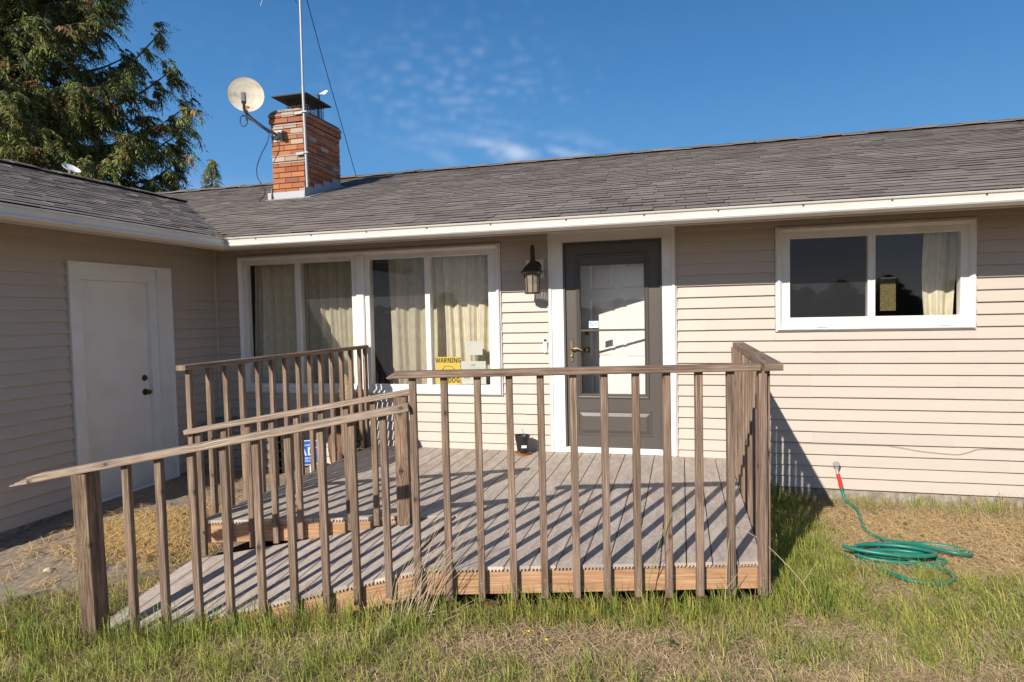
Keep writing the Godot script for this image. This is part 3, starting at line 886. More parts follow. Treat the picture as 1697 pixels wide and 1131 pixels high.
func chimney() -> void:
	# shaft from x -0.515 to 0.005, front face at z -1.873
	var x0 := -0.515
	var x1 := 0.005
	var z0 := -1.873
	var z1 := -2.850
	var y0 := 3.40
	var core := MB.new()
	core.box(Vector3(x0 + 0.012, 2.6, z1 + 0.012), Vector3(x1 - 0.012, 4.555, z0 - 0.012))
	var ch := put("chimney", core, M.mortar, house)
	var cst := 0.0765
	var reds := [Color(0.56, 0.20, 0.085), Color(0.49, 0.165, 0.075), Color(0.60, 0.25, 0.115), Color(0.42, 0.17, 0.10), Color(0.62, 0.49, 0.39), Color(0.52, 0.21, 0.10)]
	var lay := func(a: Vector3, dir: Vector3, out: Vector3, w: float, y: float, odd: bool, proud: float):
		var x := -0.5 * 0.208 if odd else 0.0
		while x < w - 0.01:
			var b := maxf(x, 0.0)
			var e := minf(x + 0.200, w)
			if e - b > 0.03:
				var m := MB.new()
				var pick: int = [0, 0, 1, 2, 5, 1, 0, 3, 2, 5][rng.randi() % 10]
				if rng.randf() < 0.17: pick = 4
				var col: Color = reds[pick] * rng.randf_range(0.86, 1.12)
				var p := a + dir * b + Vector3(0, y + 0.033, 0) + out * (proud - 0.03 + rng.randf() * 0.003)
				m.prism(MB.rp(0.066, 0.06, 0.003), MB.along(p, dir, Vector3.UP), e - b, col)
				put("brick", m, M.brick, ch)
			x += 0.208
	for k in 15:
		var y := y0 + k * cst
		var pr := 0.022 if k >= 13 else 0.0
		lay.call(Vector3(x0 - pr, 0, z0), Vector3.RIGHT, Vector3.BACK, x1 - x0 + 2 * pr, y, k % 2 == 1, pr)
		lay.call(Vector3(x1, 0, z0 + pr - 0.03), Vector3.FORWARD, Vector3.RIGHT, z0 - z1 + 2 * pr - 0.06, y, k % 2 == 0, pr + 0.0006)
		lay.call(Vector3(x1 + pr, 0, z1), Vector3.LEFT, Vector3.FORWARD, x1 - x0 + 2 * pr, y, k % 2 == 1, pr)
		lay.call(Vector3(x0, 0, z1 - pr + 0.03), Vector3.BACK, Vector3.LEFT, z0 - z1 + 2 * pr - 0.06, y, k % 2 == 0, pr + 0.0006)
	var m := MB.new()
	m.prism(PackedVector2Array([Vector2(4.5555, -0.28), Vector2(4.585, -0.20), Vector2(4.585, 0.20), Vector2(4.5555, 0.28)]), Transform3D(Basis(Vector3(0, 0, -1), Vector3.UP, Vector3(1, 0, 0)), Vector3((x0 + x1) / 2, 0, z0)), z0 - z1)
	put("crown", m, M.found, ch)
	# mesh cage and metal hood over the flue
	m = MB.new()
	for i in 11:
		for s in [[Vector3(-0.44 + i * 0.036, 4.58, -2.16), Vector3(0, 0, 0)], [Vector3(-0.44 + i * 0.036, 4.58, -2.56), Vector3.ZERO], [Vector3(-0.44, 4.58, -2.16 - i * 0.04), Vector3.ZERO], [Vector3(-0.08, 4.58, -2.16 - i * 0.04), Vector3.ZERO]]:
			m.bar(s[0], s[0] + Vector3(0, 0.25, 0), Vector3.RIGHT, 0.005, 0.005)
	for j in 6:
		var y := 4.60 + j * 0.04
		m.bar(Vector3(-0.44, y, -2.16), Vector3(-0.08, y, -2.16), Vector3.UP, 0.005, 0.005)
		m.bar(Vector3(-0.08, y, -2.16), Vector3(-0.08, y, -2.56), Vector3.UP, 0.005, 0.005)
		m.bar(Vector3(-0.44, y, -2.16), Vector3(-0.44, y, -2.56), Vector3.UP, 0.005, 0.005)
	put("spark_screen", m, M.rust, ch)
	m = MB.new()
	var hx := -0.30
	var hz := -2.34
	m.box(Vector3(hx - 0.29, 4.828, hz - 0.34), Vector3(hx + 0.29, 4.842, hz + 0.34))
	for k in 4:
		var cs := [Vector3(hx - 0.29, 4.8425, hz + 0.34), Vector3(hx + 0.29, 4.8425, hz + 0.34), Vector3(hx + 0.29, 4.8425, hz - 0.34), Vector3(hx - 0.29, 4.8425, hz - 0.34)]
		m.face([cs[k], cs[(k + 1) % 4], Vector3(hx, 4.875, hz)], [Vector2.ZERO, Vector2.RIGHT, Vector2.ONE])
	put("metal_hood", m, M.rust, ch)
	# flashing: front apron, stepped side pieces, saddle behind
	m = MB.new()
	m.prism(PackedVector2Array([Vector2(3.322, 0.006), Vector2(3.425, 0.006), Vector2(3.425, 0.010), Vector2(3.335, 0.012), Vector2(3.292, 0.115), Vector2(3.288, 0.113)]), Transform3D(Basis.IDENTITY, Vector3(x0 - 0.09, 0, z0)), x1 - x0 + 0.10)
	put("flashing", m, M.flash, ch)
	for i in 4:
		var z := z0 + 0.03 - i * 0.245
		var yb := EAVE + SLOPE * (0.8 - z)
		for sgn in [1, -1]:
			m = MB.new()
			var xx: float = x1 + 0.008 + i * 0.0012 if sgn > 0 else x0 - 0.012 - i * 0.0012
			m.prism(PackedVector2Array([Vector2(yb - 0.02, 0.02), Vector2(yb + 0.17, 0.0), Vector2(yb + 0.19, -0.22), Vector2(yb + 0.06, -0.28)]), Transform3D(Basis.IDENTITY, Vector3(xx, 0, z)), 0.004)
			m.prism(PackedVector2Array([Vector2(yb + 0.006, 0.02), Vector2(yb + 0.012, 0.02), Vector2(yb + 0.106, -0.26), Vector2(yb + 0.10, -0.26)]), Transform3D(Basis.IDENTITY, Vector3(xx + 0.002 if sgn > 0 else xx - 0.09, 0, z)), 0.09)
			put("flashing", m, M.flash, ch)
	# galvanised straps round the shaft
	for st in [[4.50, 0.040], [4.365, 0.012], [4.225, 0.012], [3.935, 0.012], [3.835, 0.012]]:
		m = MB.new()
		var o: float = st[1] - 0.004 if st[1] < 0.03 else 0.031
		for q in [[Vector3(x0 - o, st[0], z0 + o), Vector3(x1 + o, st[0], z0 + o)], [Vector3(x1 + o, st[0], z0 + o), Vector3(x1 + o, st[0], z1 - o)], [Vector3(x0 - o, st[0], z0 + o), Vector3(x0 - o, st[0], z1 - o)]]:
			m.bar(q[0], q[1], Vector3.UP, 0.013, 0.003)
		put("strap", m, M.strap, ch)

func at(s: float, nn: float, y: float) -> Vector3:
	return UX * s + UN * nn + Vector3(0, y, 0)

func zfront(x: float, d: float) -> float:
	return (d - x * UN.x) / UN.z

func ro() -> Vector2:
	return Vector2(rng.randf() * 7.0, rng.randf() * 3.0)

func tint(r := 0.12) -> Color:
	var f := 1.0 + rng.randf_range(-r, r)
	return Color(f * rng.randf_range(0.97, 1.03), f, f * rng.randf_range(0.96, 1.03))

# a board lying along z between two end lines, following a height function
func strip(m: MB, xa: float, xb: float, za: Array, zb: Array, hy: Callable, th: float, col: Color, seg: int, teeth: bool) -> void:
	var o := ro()
	var w := xb - xa
	var c := 0.003
	for j in seg:
		var q := []
		for jj in [j, j + 1]:
			var t := float(jj) / seg
			var zl := lerpf(za[0], zb[0], t)
			var zr := lerpf(za[1], zb[1], t)
			q.append([Vector3(xa, hy.call(xa, zl), zl), Vector3(xb, hy.call(xb, zr), zr)])
		var l0: float = q[0][0].z
		var l1: float = q[1][0].z
		# z grows towards the viewer
		var a0: Vector3 = q[0][0]
		var b0: Vector3 = q[0][1]
		var a1: Vector3 = q[1][0]
		var b1: Vector3 = q[1][1]
		var d := Vector3(0, -th, 0)
		var cx := Vector3(c, 0, 0)
		var cy := Vector3(0, -c, 0)
		m.face([a1 + cx, b1 - cx, b0 - cx, a0 + cx], [Vector2(l1, c) + o, Vector2(l1, w - c) + o, Vector2(l0, w - c) + o, Vector2(l0, c) + o], col)
		m.face([a1 + cy, a1 + cx, a0 + cx, a0 + cy], [Vector2(l1, 0) + o, Vector2(l1, c) + o, Vector2(l0, c) + o, Vector2(l0, 0) + o], col)
		m.face([b1 - cx, b1 + cy, b0 + cy, b0 - cx], [Vector2(l1, w - c) + o, Vector2(l1, w) + o, Vector2(l0, w) + o, Vector2(l0, w - c) + o], col)
		m.face([a1 + d, a1 + cy, a0 + cy, a0 + d], [Vector2(l1, 0) + o, Vector2(l1, 0.01) + o, Vector2(l0, 0.01) + o, Vector2(l0, 0) + o], col)
		m.face([b1 + cy, b1 + d, b0 + d, b0 + cy], [Vector2(l1, 0) + o, Vector2(l1, 0.01) + o, Vector2(l0, 0.01) + o, Vector2(l0, 0) + o], col)
		m.face([a0 + d, b0 + d, b1 + d, a1 + d], [Vector2(l0, 0) + o, Vector2(l0, w) + o, Vector2(l1, w) + o, Vector2(l1, 0) + o], col)
		if j == seg - 1:
			m.face([a1 + d, b1 + d, b1 + cy, b1 - cx, a1 + cx, a1 + cy], [o, o, o, o, o, o], col)
			if teeth:
				for k in 7:
					var x0 := lerpf(a1.x, b1.x, (k + 0.08) / 7.0)
					var x1 := lerpf(a1.x, b1.x, (k + 0.60) / 7.0)
					var p0: Vector3 = a1.lerp(b1, (k + 0.08) / 7.0) + d
					var p1: Vector3 = a1.lerp(b1, (k + 0.60) / 7.0) + d
					var dd := Vector3(0, -0.009, 0)
					var back := Vector3(0, 0, -0.05)
					m.face([p0 + dd, p1 + dd, p1, p0], [o, o, o, o], col)
					m.face([p0 + dd + back, p0 + dd, p0, p0 + back], [o, o, o, o], col)
					m.face([p1 + dd, p1 + dd + back, p1 + back, p1], [o, o, o, o], col)
		if j == 0:
			m.face([b0 + d, a0 + d, a0, b0], [o, o, o, o], col)

func deck_and_ramp() -> void:
	var dk := thing("deck", "grey board deck with wood rim before the front door", "deck")
	var rp := thing("ramp", "sloping grey board ramp rising from the paving to the front of the deck", "ramp")
	var pitch := 0.1372
	var flat := func(x, z): return DECK
	var fold := func(x, z):
		var nn: float = UN.x * x + UN.z * z
		var s: float = UX.x * x + UX.z * z
		return ramp_y(s, nn) if nn > DU - 0.01 else DECK
	var x := 5.150 + 3 * pitch
	while x > 1.94:
		var xa := maxf(x - pitch + 0.0055, 1.932)
		var xb := minf(x, 5.552)
		if xb - xa > 0.02:
			var m := MB.new()
			var col := tint(0.06)
			if xa > 3.60:
				var front := DF + 0.014
				strip(m, xa, xb, [0.006, 0.006], [zfront(xa, front), zfront(xb, front)], flat if xa > 3.80 else fold, 0.016, col, 1 if xa > 3.80 else 22, true)
				put("deck_board", m, M.deck, dk)
			else:
				var front := DU + 0.012
				strip(m, xa, xb, [0.006, 0.006], [zfront(xa, front), zfront(xb, front)], flat, 0.016, col, 1, true)
				put("deck_board", m, M.deck, dk)
		x -= pitch
	x = 5.150 - 11 * pitch
	while x > 1.86:
		var xa := x - pitch + 0.0055
		var xb := minf(x, 3.625)
		var m := MB.new()
		var back := DU + 0.016
		var front := DF + 0.014
		strip(m, xa, xb, [zfront(xa, back), zfront(xb, back)], [zfront(xa, front), zfront(xb, front)], fold, 0.016, tint(0.06), 8, true)
		put("ramp_board", m, M.deck, rp)
		x -= pitch
	# rim joists
	var rim := func(a: Vector3, b: Vector3, h: float, parent: Node, col := Color.WHITE):
		var m := MB.new()
		m.bar(a, b, Vector3.UP, h, 0.036, 0.002, col, ro())
		put("rim_joist", m, M.rim, parent)
	rim.call(at(2.89, DF - 0.019, 0.145), at(4.715, DF - 0.019, 0.145), 0.132, dk)
	rim.call(at(1.242, DU - 0.019, 0.145), at(2.76, DU - 0.019, 0.145), 0.132, dk)
	rim.call(Vector3(1.951, 0.145, 0.01), Vector3(1.951, 0.145, 2.46), 0.132, dk)
	rim.call(Vector3(5.536, 0.145, 0.01), Vector3(5.536, 0.145, 2.455), 0.132, dk)
	for i in 3:
		rim.call(Vector3(2.8 + i * 0.9, 0.140, 0.02), Vector3(2.8 + i * 0.9, 0.140, 2.1), 0.13, dk)
	var m := MB.new()
	var o := ro()
	for i in 8:
		var s0 := lerpf(1.30, 2.885, i / 8.0)
		var s1 := lerpf(1.30, 2.885, (i + 1) / 8.0)
		var p := [at(s0, DF, ramp_y(s0, DF) - 0.16), at(s1, DF, ramp_y(s1, DF) - 0.157), at(s1, DF, ramp_y(s1, DF) - 0.026), at(s0, DF, ramp_y(s0, DF) - 0.026)]
		m.face(p, [o + Vector2(s0, 0), o + Vector2(s1, 0), o + Vector2(s1, 0.14), o + Vector2(s0, 0.14)])
		var b := -UN * 0.036
		m.face([p[1] + b, p[0] + b, p[3] + b, p[2] + b], [o, o, o, o])
		m.face([p[3], p[2], p[2] + b, p[3] + b], [o, o, o, o])
		m.face([p[0] + b, p[1] + b, p[1], p[0]], [o, o, o, o])
	put("stringer", m, M.rim, rp)
	m = MB.new()
	for i in 8:
		var s0 := lerpf(1.26, 2.70, i / 8.0)
		var s1 := lerpf(1.26, 2.70, (i + 1) / 8.0)
		m.quad(at(s0, DU + 0.05, ramp_y(s0, DU) - 0.15), at(s1, DU + 0.05, ramp_y(s1, DU) - 0.15), at(s1, DU + 0.05, ramp_y(s1, DU) - 0.027), at(s0, DU + 0.05, ramp_y(s0, DU) - 0.027))
	put("stringer", m, M.rim, rp)
	# broken edge of old concrete at the foot of the ramp
	m = MB.new()
	for i in 5:
		var s := 1.66 + i * 0.085
		var c := at(s, DF + 0.02 + rng.randf() * 0.05, ground_y(2.6, 3.2) + 0.015)
		m.lathe([Vector2(0.0, 0.035), Vector2(0.03, 0.03), Vector2(0.055, 0.0), Vector2(0.05, -0.03)], Transform3D(Basis(Vector3.UP, rng.randf() * 6.0).rotated(Vector3.RIGHT, rng.randf_range(-0.4, 0.4)), c), 7, Color(1, 1, 1))
	tag(put("rubble", m, M.concrete), "broken lumps of old concrete in the grass at the foot of the ramp front", "rubble", "", "stuff")

func rails() -> void:
	var bal := func(parent: Node, a: Vector3, b: Vector3, across: Vector3, w := 0.038, t := 0.038, called := "baluster"):
		var m := MB.new()
		m.bar(a, b, across, t, w, 0.003, tint(0.16), ro())
		put(called, m, M.wood if called == "baluster" else M.post, parent)
		if across == UN and called == "baluster" and a.y > -0.2:
			for k in 2:
				m = MB.new()
				m.lathe([Vector2(0.0, 0.0012), Vector2(0.0035, 0.0008), Vector2(0.0042, 0.0)], MB.along(a.lerp(b, (0.035 + 0.055 * k) / a.distance_to(b) * 1.1) + UN * (t / 2 + 0.0003) + UX * rng.randf_range(-0.006, 0.006), UX, UN), 7)
				put("screw", m, M.strap, parent)
	# deck front
	var r := thing("front_railing", "level weathered wood railing along the front edge of the deck, before the door", "railing", Vector3.ZERO, "weathered wood railings of the deck and ramp")
	var m := MB.new()
	m.bar(at(2.752, DF + 0.024, 1.2975), at(4.692, DF + 0.024, 1.2975), Vector3.UP, 0.036, 0.088, 0.004, Color.WHITE, ro())
	var tip := MB.rp(0.036, 0.088, 0.004)
	for i in 3:
		m.bar(at(2.714 + i * 0.013, DF + 0.024, 1.2855 + i * 0.0042 - 0.003), at(2.728 + i * 0.013, DF + 0.024, 1.2855 + i * 0.0042 - 0.001), Vector3.UP, 0.012 + i * 0.0085, 0.087, 0.003)
	put("handrail", m, M.wood, r)
	for s in [2.845, 3.015, 3.190, 3.364, 3.532, 3.707, 3.873, 4.040, 4.208, 4.376, 4.547]:
		bal.call(r, at(s, DF + 0.020, 0.055 + rng.randf() * 0.012), at(s + rng.randf_range(-0.004, 0.004), DF + 0.020, 1.2793), UN)
	bal.call(r, at(4.716, DF + 0.022, 0.057), at(4.716, DF + 0.022, 1.2793), UN, 0.044, 0.042)
	# deck right side
	r = thing("right_railing", "weathered wood railing along the right end of the deck, running to the house", "railing", Vector3.ZERO, "weathered wood railings of the deck and ramp")
	m = MB.new()
	var f0 := DF + 0.068
	var o := ro()
	var top := [Vector3(5.560, 1.316, zfront(5.560, f0)), Vector3(5.656, 1.316, zfront(5.656, f0)), Vector3(5.668, 1.316, 0.16), Vector3(5.574, 1.316, 0.20)]
	var dn := Vector3(0, -0.037, 0)
	m.face(top, [o + Vector2(2.5, 0), o + Vector2(2.5, 0.09), o + Vector2(0, 0.09), o])
	m.face([top[3] + dn, top[2] + dn, top[1] + dn, top[0] + dn], [o, o + Vector2(0, 0.09), o + Vector2(2.5, 0.09), o + Vector2(2.5, 0)])
	for i in 4:
		var a: Vector3 = top[i]
		var b: Vector3 = top[(i + 1) % 4]
		var l := a.distance_to(b)
		m.face([a + dn, b + dn, b, a], [o + Vector2(0, 0.12), o + Vector2(l, 0.12), o + Vector2(l, 0.157), o + Vector2(0, 0.157)])
	put("handrail", m, M.wood, r)
	for i in 14:
		var z := 2.462 - 0.1685 * i
		bal.call(r, Vector3(5.576, 0.058, z), Vector3(5.578 + rng.randf_range(-0.003, 0.003), 1.2785, z), Vector3.RIGHT)
	# ramp front
	r = thing("ramp_railing", "sloping weathered wood railing along the ramp front, ending at a thick post", "railing", Vector3.ZERO, "weathered wood railings of the deck and ramp")
	var cap := func(s): return 0.804 + 0.1687 * (s - 0.815)
	m = MB.new()
	m.bar(at(0.812, DF + 0.034, cap.call(0.812) - 0.019), at(2.824, DF + 0.034, cap.call(2.824) - 0.019), Vector3.UP, 0.038, 0.078, 0.004, Color.WHITE, ro())
	for i in 4:
		var s := 0.69 + i * 0.0307
		m.bar(at(s, DF + 0.034, cap.call(s) - 0.037 + (0.004 + i * 0.0042)), at(s + 0.032, DF + 0.034, cap.call(s + 0.032) - 0.037 + (0.004 + i * 0.0042)), Vector3.UP, 0.008 + i * 0.0085, 0.077, 0.002, Color.WHITE, ro())
	put("handrail", m, M.wood_pale, r)
	for s in [1.285, 1.463, 1.640, 1.815, 1.990, 2.165, 2.340, 2.508, 2.678]:
		var lean := 0.006 + rng.randf_range(-0.003, 0.003)
		bal.call(r, at(s + lean, DF + 0.020, maxf(ramp_y(s, DF) - 0.11, -0.14)), at(s, DF + 0.020, cap.call(s) - 0.0385), UN)
	bal.call(r, at(1.078, DF + 0.030, -0.30), at(1.056, DF + 0.030, cap.call(1.05) - 0.040), UN, 0.080, 0.082, "post")
	bal.call(r, at(1.095, DF - 0.032, -0.25), at(1.075, DF - 0.032, cap.call(1.05) - 0.040), UN, 0.038, 0.042)
	# between ramp and landing
	r = thing("inner_railing", "sloping weathered wood railing between the ramp and the landing behind it", "railing", Vector3.ZERO, "weathered wood railings of the deck and ramp")
	var cap2 := func(s): return 0.873 + 0.1594 * (s - 1.157)
	m = MB.new()
	m.bar(at(1.155, DU + 0.034, cap2.call(1.155) - 0.017), at(2.69, DU + 0.034, cap2.call(2.69) - 0.017), Vector3.UP, 0.035, 0.075, 0.004, Color.WHITE, ro())
	put("handrail", m, M.wood_pale, r)
	for s in [1.236, 1.410, 1.574, 1.737, 1.906, 2.075, 2.244, 2.430]:
		bal.call(r, at(s, DU + 0.020, ramp_y(s, DU) + 0.018), at(s - 0.004, DU + 0.020, cap2.call(s) - 0.0355), UN)
	bal.call(r, at(2.625, DU + 0.046, ramp_y(2.63, DU) + 0.004), at(2.622, DU + 0.046, cap2.call(2.60) - 0.036), UN, 0.088, 0.088, "post")
	# landing left side
	r = thing("left_railing", "level weathered wood railing along the landing's left end, running to the picture window", "railing", Vector3.ZERO, "weathered wood railings of the deck and ramp")
	m = MB.new()
	m.bar(Vector3(1.905, 1.2965, 2.615), Vector3(1.905, 1.2965, 0.0585), Vector3.UP, 0.034, 0.075, 0.005, Color.WHITE, ro())
	put("handrail", m, M.wood, r)
	for z in [2.545, 2.358, 2.186, 2.016, 1.825, 1.651, 1.473, 1.286, 1.106, 0.934, 0.748, 0.566, 0.385, 0.206, 0.085]:
		bal.call(r, Vector3(1.911, 0.044, z), Vector3(1.909, 1.279, z), Vector3.RIGHT)

func smooth(p: Array, n: int) -> Array:
	var out := []
	for i in p.size() - 1:
		var a: Vector3 = p[maxi(i - 1, 0)]
		var d: Vector3 = p[mini(i + 2, p.size() - 1)]
		for k in n:
			out.append(p[i].cubic_interpolate(p[i + 1], a, d, float(k) / n))
	out.append(p[-1])
	return out

func writing(t: String, height: float, mater: Material, parent: Node, tf: Transform3D, bold := true, called := "lettering", squeeze := 1.0) -> void:
	var tm := TextMesh.new()
	var f := SystemFont.new()
	f.font_names = PackedStringArray(["Droid Sans"])
	f.font_weight = 700 if bold else 400
	tm.font = f
	tm.text = t
	tm.font_size = 32
	tm.pixel_size = height / 23.5
	tm.depth = 0.0008
	tm.curve_step = 2.0
	var o := put(called, tm, mater, parent)
	o.transform = tf * Transform3D(Basis.from_scale(Vector3(squeeze, 1, 1)), Vector3.ZERO)

func fixtures() -> void:
	# wall lantern
	var l := thing("wall_lantern", "dark bronze wall lantern with seeded glass beside the front door", "lantern", Vector3(3.760, 1.80, 0.0))
	var m := MB.new()
	m.box(Vector3(-0.098, 0.152, 0.016), Vector3(0.078, 0.336, 0.026), Color.WHITE, Vector2.ZERO, 0.002)
	put("mounting_plate", m, M.white, l)
	m = MB.new()
	m.lathe([Vector2(0.0, 0.022), Vector2(0.045, 0.018), Vector2(0.058, 0.006), Vector2(0.060, 0.0)], MB.along(Vector3(0.0, 0.265, 0.0265), Vector3.RIGHT, Vector3.BACK), 20)
	put("wall_plate", m, M.bronze, l)
	m = MB.new()
	m.tube(smooth([Vector3(0.0, 0.27, 0.045), Vector3(0.0, 0.30, 0.085), Vector3(0.0, 0.37, 0.105), Vector3(0.0, 0.43, 0.115), Vector3(0.0, 0.458, 0.150), Vector3(0.0, 0.440, 0.182), Vector3(0.0, 0.39, 0.185), Vector3(0.0, 0.31, 0.185)], 4), 0.014, 10)
	m.lathe([Vector2(0.0, 0.012), Vector2(0.009, 0.009), Vector2(0.012, 0.0), Vector2(0.0, -0.004)], Transform3D(Basis.IDENTITY, Vector3(0, 0.372, 0.205)), 10)
	put("arm", m, M.bronze, l)
	m = MB.new()
	m.lathe([Vector2(0.0, 0.330), Vector2(0.018, 0.326), Vector2(0.022, 0.305), Vector2(0.030, 0.296), Vector2(0.038, 0.290), Vector2(0.056, 0.272), Vector2(0.084, 0.240), Vector2(0.092, 0.222), Vector2(0.106, 0.214), Vector2(0.108, 0.206), Vector2(0.096, 0.196), Vector2(0.084, 0.186), Vector2(0.080, 0.180), Vector2(0.0, 0.180)], Transform3D(Basis(Vector3.UP, 0.26), Vector3(0, 0, 0.185)), 8)
	put("hood", m, M.bronze, l)
	m = MB.new()
	for k in 8:
		var a := TAU * k / 8.0 + 0.26
		var d := Vector3(cos(a), 0, -sin(a))
		m.bar(Vector3(0, 0.180, 0.185) + d * 0.076, Vector3(0, 0.002, 0.185) + d * 0.068, d, 0.006, 0.007)
	m.lathe([Vector2(0.0, -0.004), Vector2(0.060, -0.004), Vector2(0.073, 0.0), Vector2(0.073, 0.012), Vector2(0.066, 0.014), Vector2(0.0, 0.014)], Transform3D(Basis(Vector3.UP, 0.26), Vector3(0, 0, 0.185)), 8)
	put("cage", m, M.bronze, l)
	m = MB.new()
	m.lathe([Vector2(0.064, 0.012), Vector2(0.072, 0.182)], Transform3D(Basis(Vector3.UP, 0.26), Vector3(0, 0, 0.185)), 8)
	put("lantern_glass", m, M.seeded, l)
	# doorbell
	var b := thing("doorbell", "white upright doorbell with black lens on the siding left of the door", "doorbell", Vector3(3.842, 1.215, 0.015))
	m = MB.new()
	m.lathe([Vector2(0.0, 0.0), Vector2(0.016, 0.004), Vector2(0.022, 0.016), Vector2(0.023, 0.06), Vector2(0.023, 0.11), Vector2(0.022, 0.134), Vector2(0.016, 0.146), Vector2(0.0, 0.150)], Transform3D(Basis.IDENTITY, Vector3(0, 0, 0.006)), 16, Color(0.78, 0.77, 0.75), 0.85)
	put("case", m, M.plain, b)
	m = MB.new()
	m.lathe([Vector2(0.0, 0.004), Vector2(0.012, 0.003), Vector2(0.014, 0.0)], MB.along(Vector3(0, 0.128, 0.0235), Vector3.RIGHT, Vector3.BACK), 16)
	put("lens", m, M.black, b)
	# window signs
	var ink := mat(lin(0.02, 0.018, 0.015), 0.7)
	var y := thing("warning_sign", "yellow warning sign with a dog's head in the lower left corner of the rightmost pane", "sign", Vector3(2.672, 0.898, -0.024))
	m = MB.new()
	m.box(Vector3(0.0, 0.0, -0.002), Vector3(0.262, 0.282, 0.0), Color(0.62, 0.44, 0.055))
	put("panel", m, M.plain, y)
	writing("WARNING", 0.050, ink, y, Transform3D(Basis.IDENTITY, Vector3(0.131, 0.245, 0.001)), true, "lettering", 0.86)
	writing("DOG.", 0.056, ink, y, Transform3D(Basis.IDENTITY, Vector3(0.196, 0.040, 0.001)), true, "lettering", 0.80)
	m = MB.new()
	var ring := []
	for k in 25:
		var a := TAU * k / 24.0
		var rr := 0.055 + 0.006 * sin(3.0 * a + 0.5)
		ring.append(Vector3(0.131 + cos(a) * rr * 1.1, 0.135 + sin(a) * rr, 0.0015))
	m.tube(ring, 0.0022, 5)
	for sg in [-1, 1]:
		m.tube([Vector3(0.131 + sg * 0.052, 0.158, 0.0015), Vector3(0.131 + sg * 0.072, 0.150, 0.0015), Vector3(0.131 + sg * 0.068, 0.118, 0.0015), Vector3(0.131 + sg * 0.05, 0.128, 0.0015)], 0.002, 5)
		m.lathe([Vector2(0.0, 0.001), Vector2(0.005, 0.0)], MB.along(Vector3(0.131 + sg * 0.020, 0.148, 0.0008), Vector3.RIGHT, Vector3.BACK), 10)
	m.lathe([Vector2(0.0, 0.001), Vector2(0.010, 0.0)], MB.along(Vector3(0.131, 0.122, 0.0008), Vector3.RIGHT, Vector3.BACK), 10)
	put("dog_drawing", m, ink, y)
	var sheet := func(label: String, p: Vector3, w: float, h: float, rows: Array, words: Array):
		var t := thing("paper_notice", label, "notice", p, "paper notices in the window")
		var q := MB.new()
		q.box(Vector3(0, 0, -0.001), Vector3(w, h, 0.0), Color(0.52, 0.51, 0.44))
		put("paper", q, M.plain, t)
		q = MB.new()
		for rw in rows:
			var xx: float = rw[0]
			while xx < rw[1]:
				var e: float = minf(xx + rng.randf_range(0.006, 0.018), rw[1])
				q.box(Vector3(xx, rw[2], 0.0003), Vector3(e, rw[2] + 0.003, 0.0007))
				xx = e + 0.004
		put("faint_print", q, mat(lin(0.22, 0.22, 0.20), 0.8), t)
		for wd in words:
			writing(wd[0], wd[1], mat(lin(0.08, 0.08, 0.08), 0.8), t, Transform3D(Basis.IDENTITY, Vector3(wd[2], wd[3], 0.0008)), true)
	sheet.call("small pale paper notice on the rightmost pane, above the larger notice", Vector3(2.995, 1.198, -0.024), 0.182, 0.142, [[0.02, 0.05, 0.105]], [])
	sheet.call("larger pale paper notice beside the yellow warning sign on the rightmost pane", Vector3(2.940, 0.900, -0.024), 0.268, 0.235, [[0.07, 0.20, 0.165], [0.05, 0.21, 0.12]], [["LUPS", 0.016, 0.134, 0.195], ["PUT IN", 0.014, 0.062, 0.062], ["LEFT", 0.014, 0.205, 0.062]])
	# door sticker
	var st := thing("door_sticker", "small white sticker with a teal mark on the storm door glass", "sticker", Vector3(4.272, 1.458, -0.0055))
	m = MB.new()
	m.box(Vector3(0, 0, -0.0005), Vector3(0.092, 0.066, 0.0), Color(0.75, 0.77, 0.79))
	put("label", m, M.plain, st)
	var teal := mat(lin(0.03, 0.28, 0.36), 0.6)
	writing("5", 0.046, teal, st, Transform3D(Basis(Vector3.BACK, 0.2), Vector3(0.022, 0.036, 0.0008)))
	m = MB.new()
	for k in 2:
		m.box(Vector3(0.045, 0.022 + 0.014 * k, 0.0003), Vector3(0.086, 0.029 + 0.014 * k, 0.0008), Color(0.10, 0.34, 0.42))
	put("faint_print", m, M.plain, st)
	# satellite dish
	var c := Vector3(-0.662, 4.728, -1.54)
	var nrm := Vector3(0.56, 0.02, 0.83).normalized()
	var dish := thing("satellite_dish", "stained cream satellite dish on a curved grey arm beside the chimney", "satellite dish")
	m = MB.new()
	var dt := MB.along(c - nrm * 0.035, Vector3(0.83, 0, -0.56), nrm)
	m.lathe([Vector2(0.0, 0.0), Vector2(0.06, 0.003), Vector2(0.12, 0.010), Vector2(0.19, 0.024), Vector2(0.232, 0.036), Vector2(0.238, 0.040), Vector2(0.236, 0.032), Vector2(0.19, 0.016), Vector2(0.12, 0.003), Vector2(0.06, -0.004), Vector2(0.0, -0.007)], dt, 40)
	var stain := noise_tex(55, 0.02, 4, Color(0.74, 0.70, 0.62), Color(1, 1, 0.98), 256, Color(0.96, 0.95, 0.91))
	put("reflector", m, mat(lin(0.70, 0.64, 0.54), 0.55, stain, Vector3(0.7, 0.7, 0.7), 0.0, true), dish)
	m = MB.new()
	var low := c + Vector3(0.01, -0.235, 0.02)
	m.lathe([Vector2(0.0, 0.003), Vector2(0.022, 0.0), Vector2(0.034, -0.004)], MB.along(c + Vector3(0.01, -0.17, 0.0) - nrm * 0.008, Vector3(0.83, 0, -0.56), nrm), 9, Color(1, 0.8, 0.5), 0.7)
	put("rust_patch", m, mat(lin(0.42, 0.24, 0.06), 0.8), dish)
	m = MB.new()
	var feed := Vector3(-0.478, 4.530, -1.25)
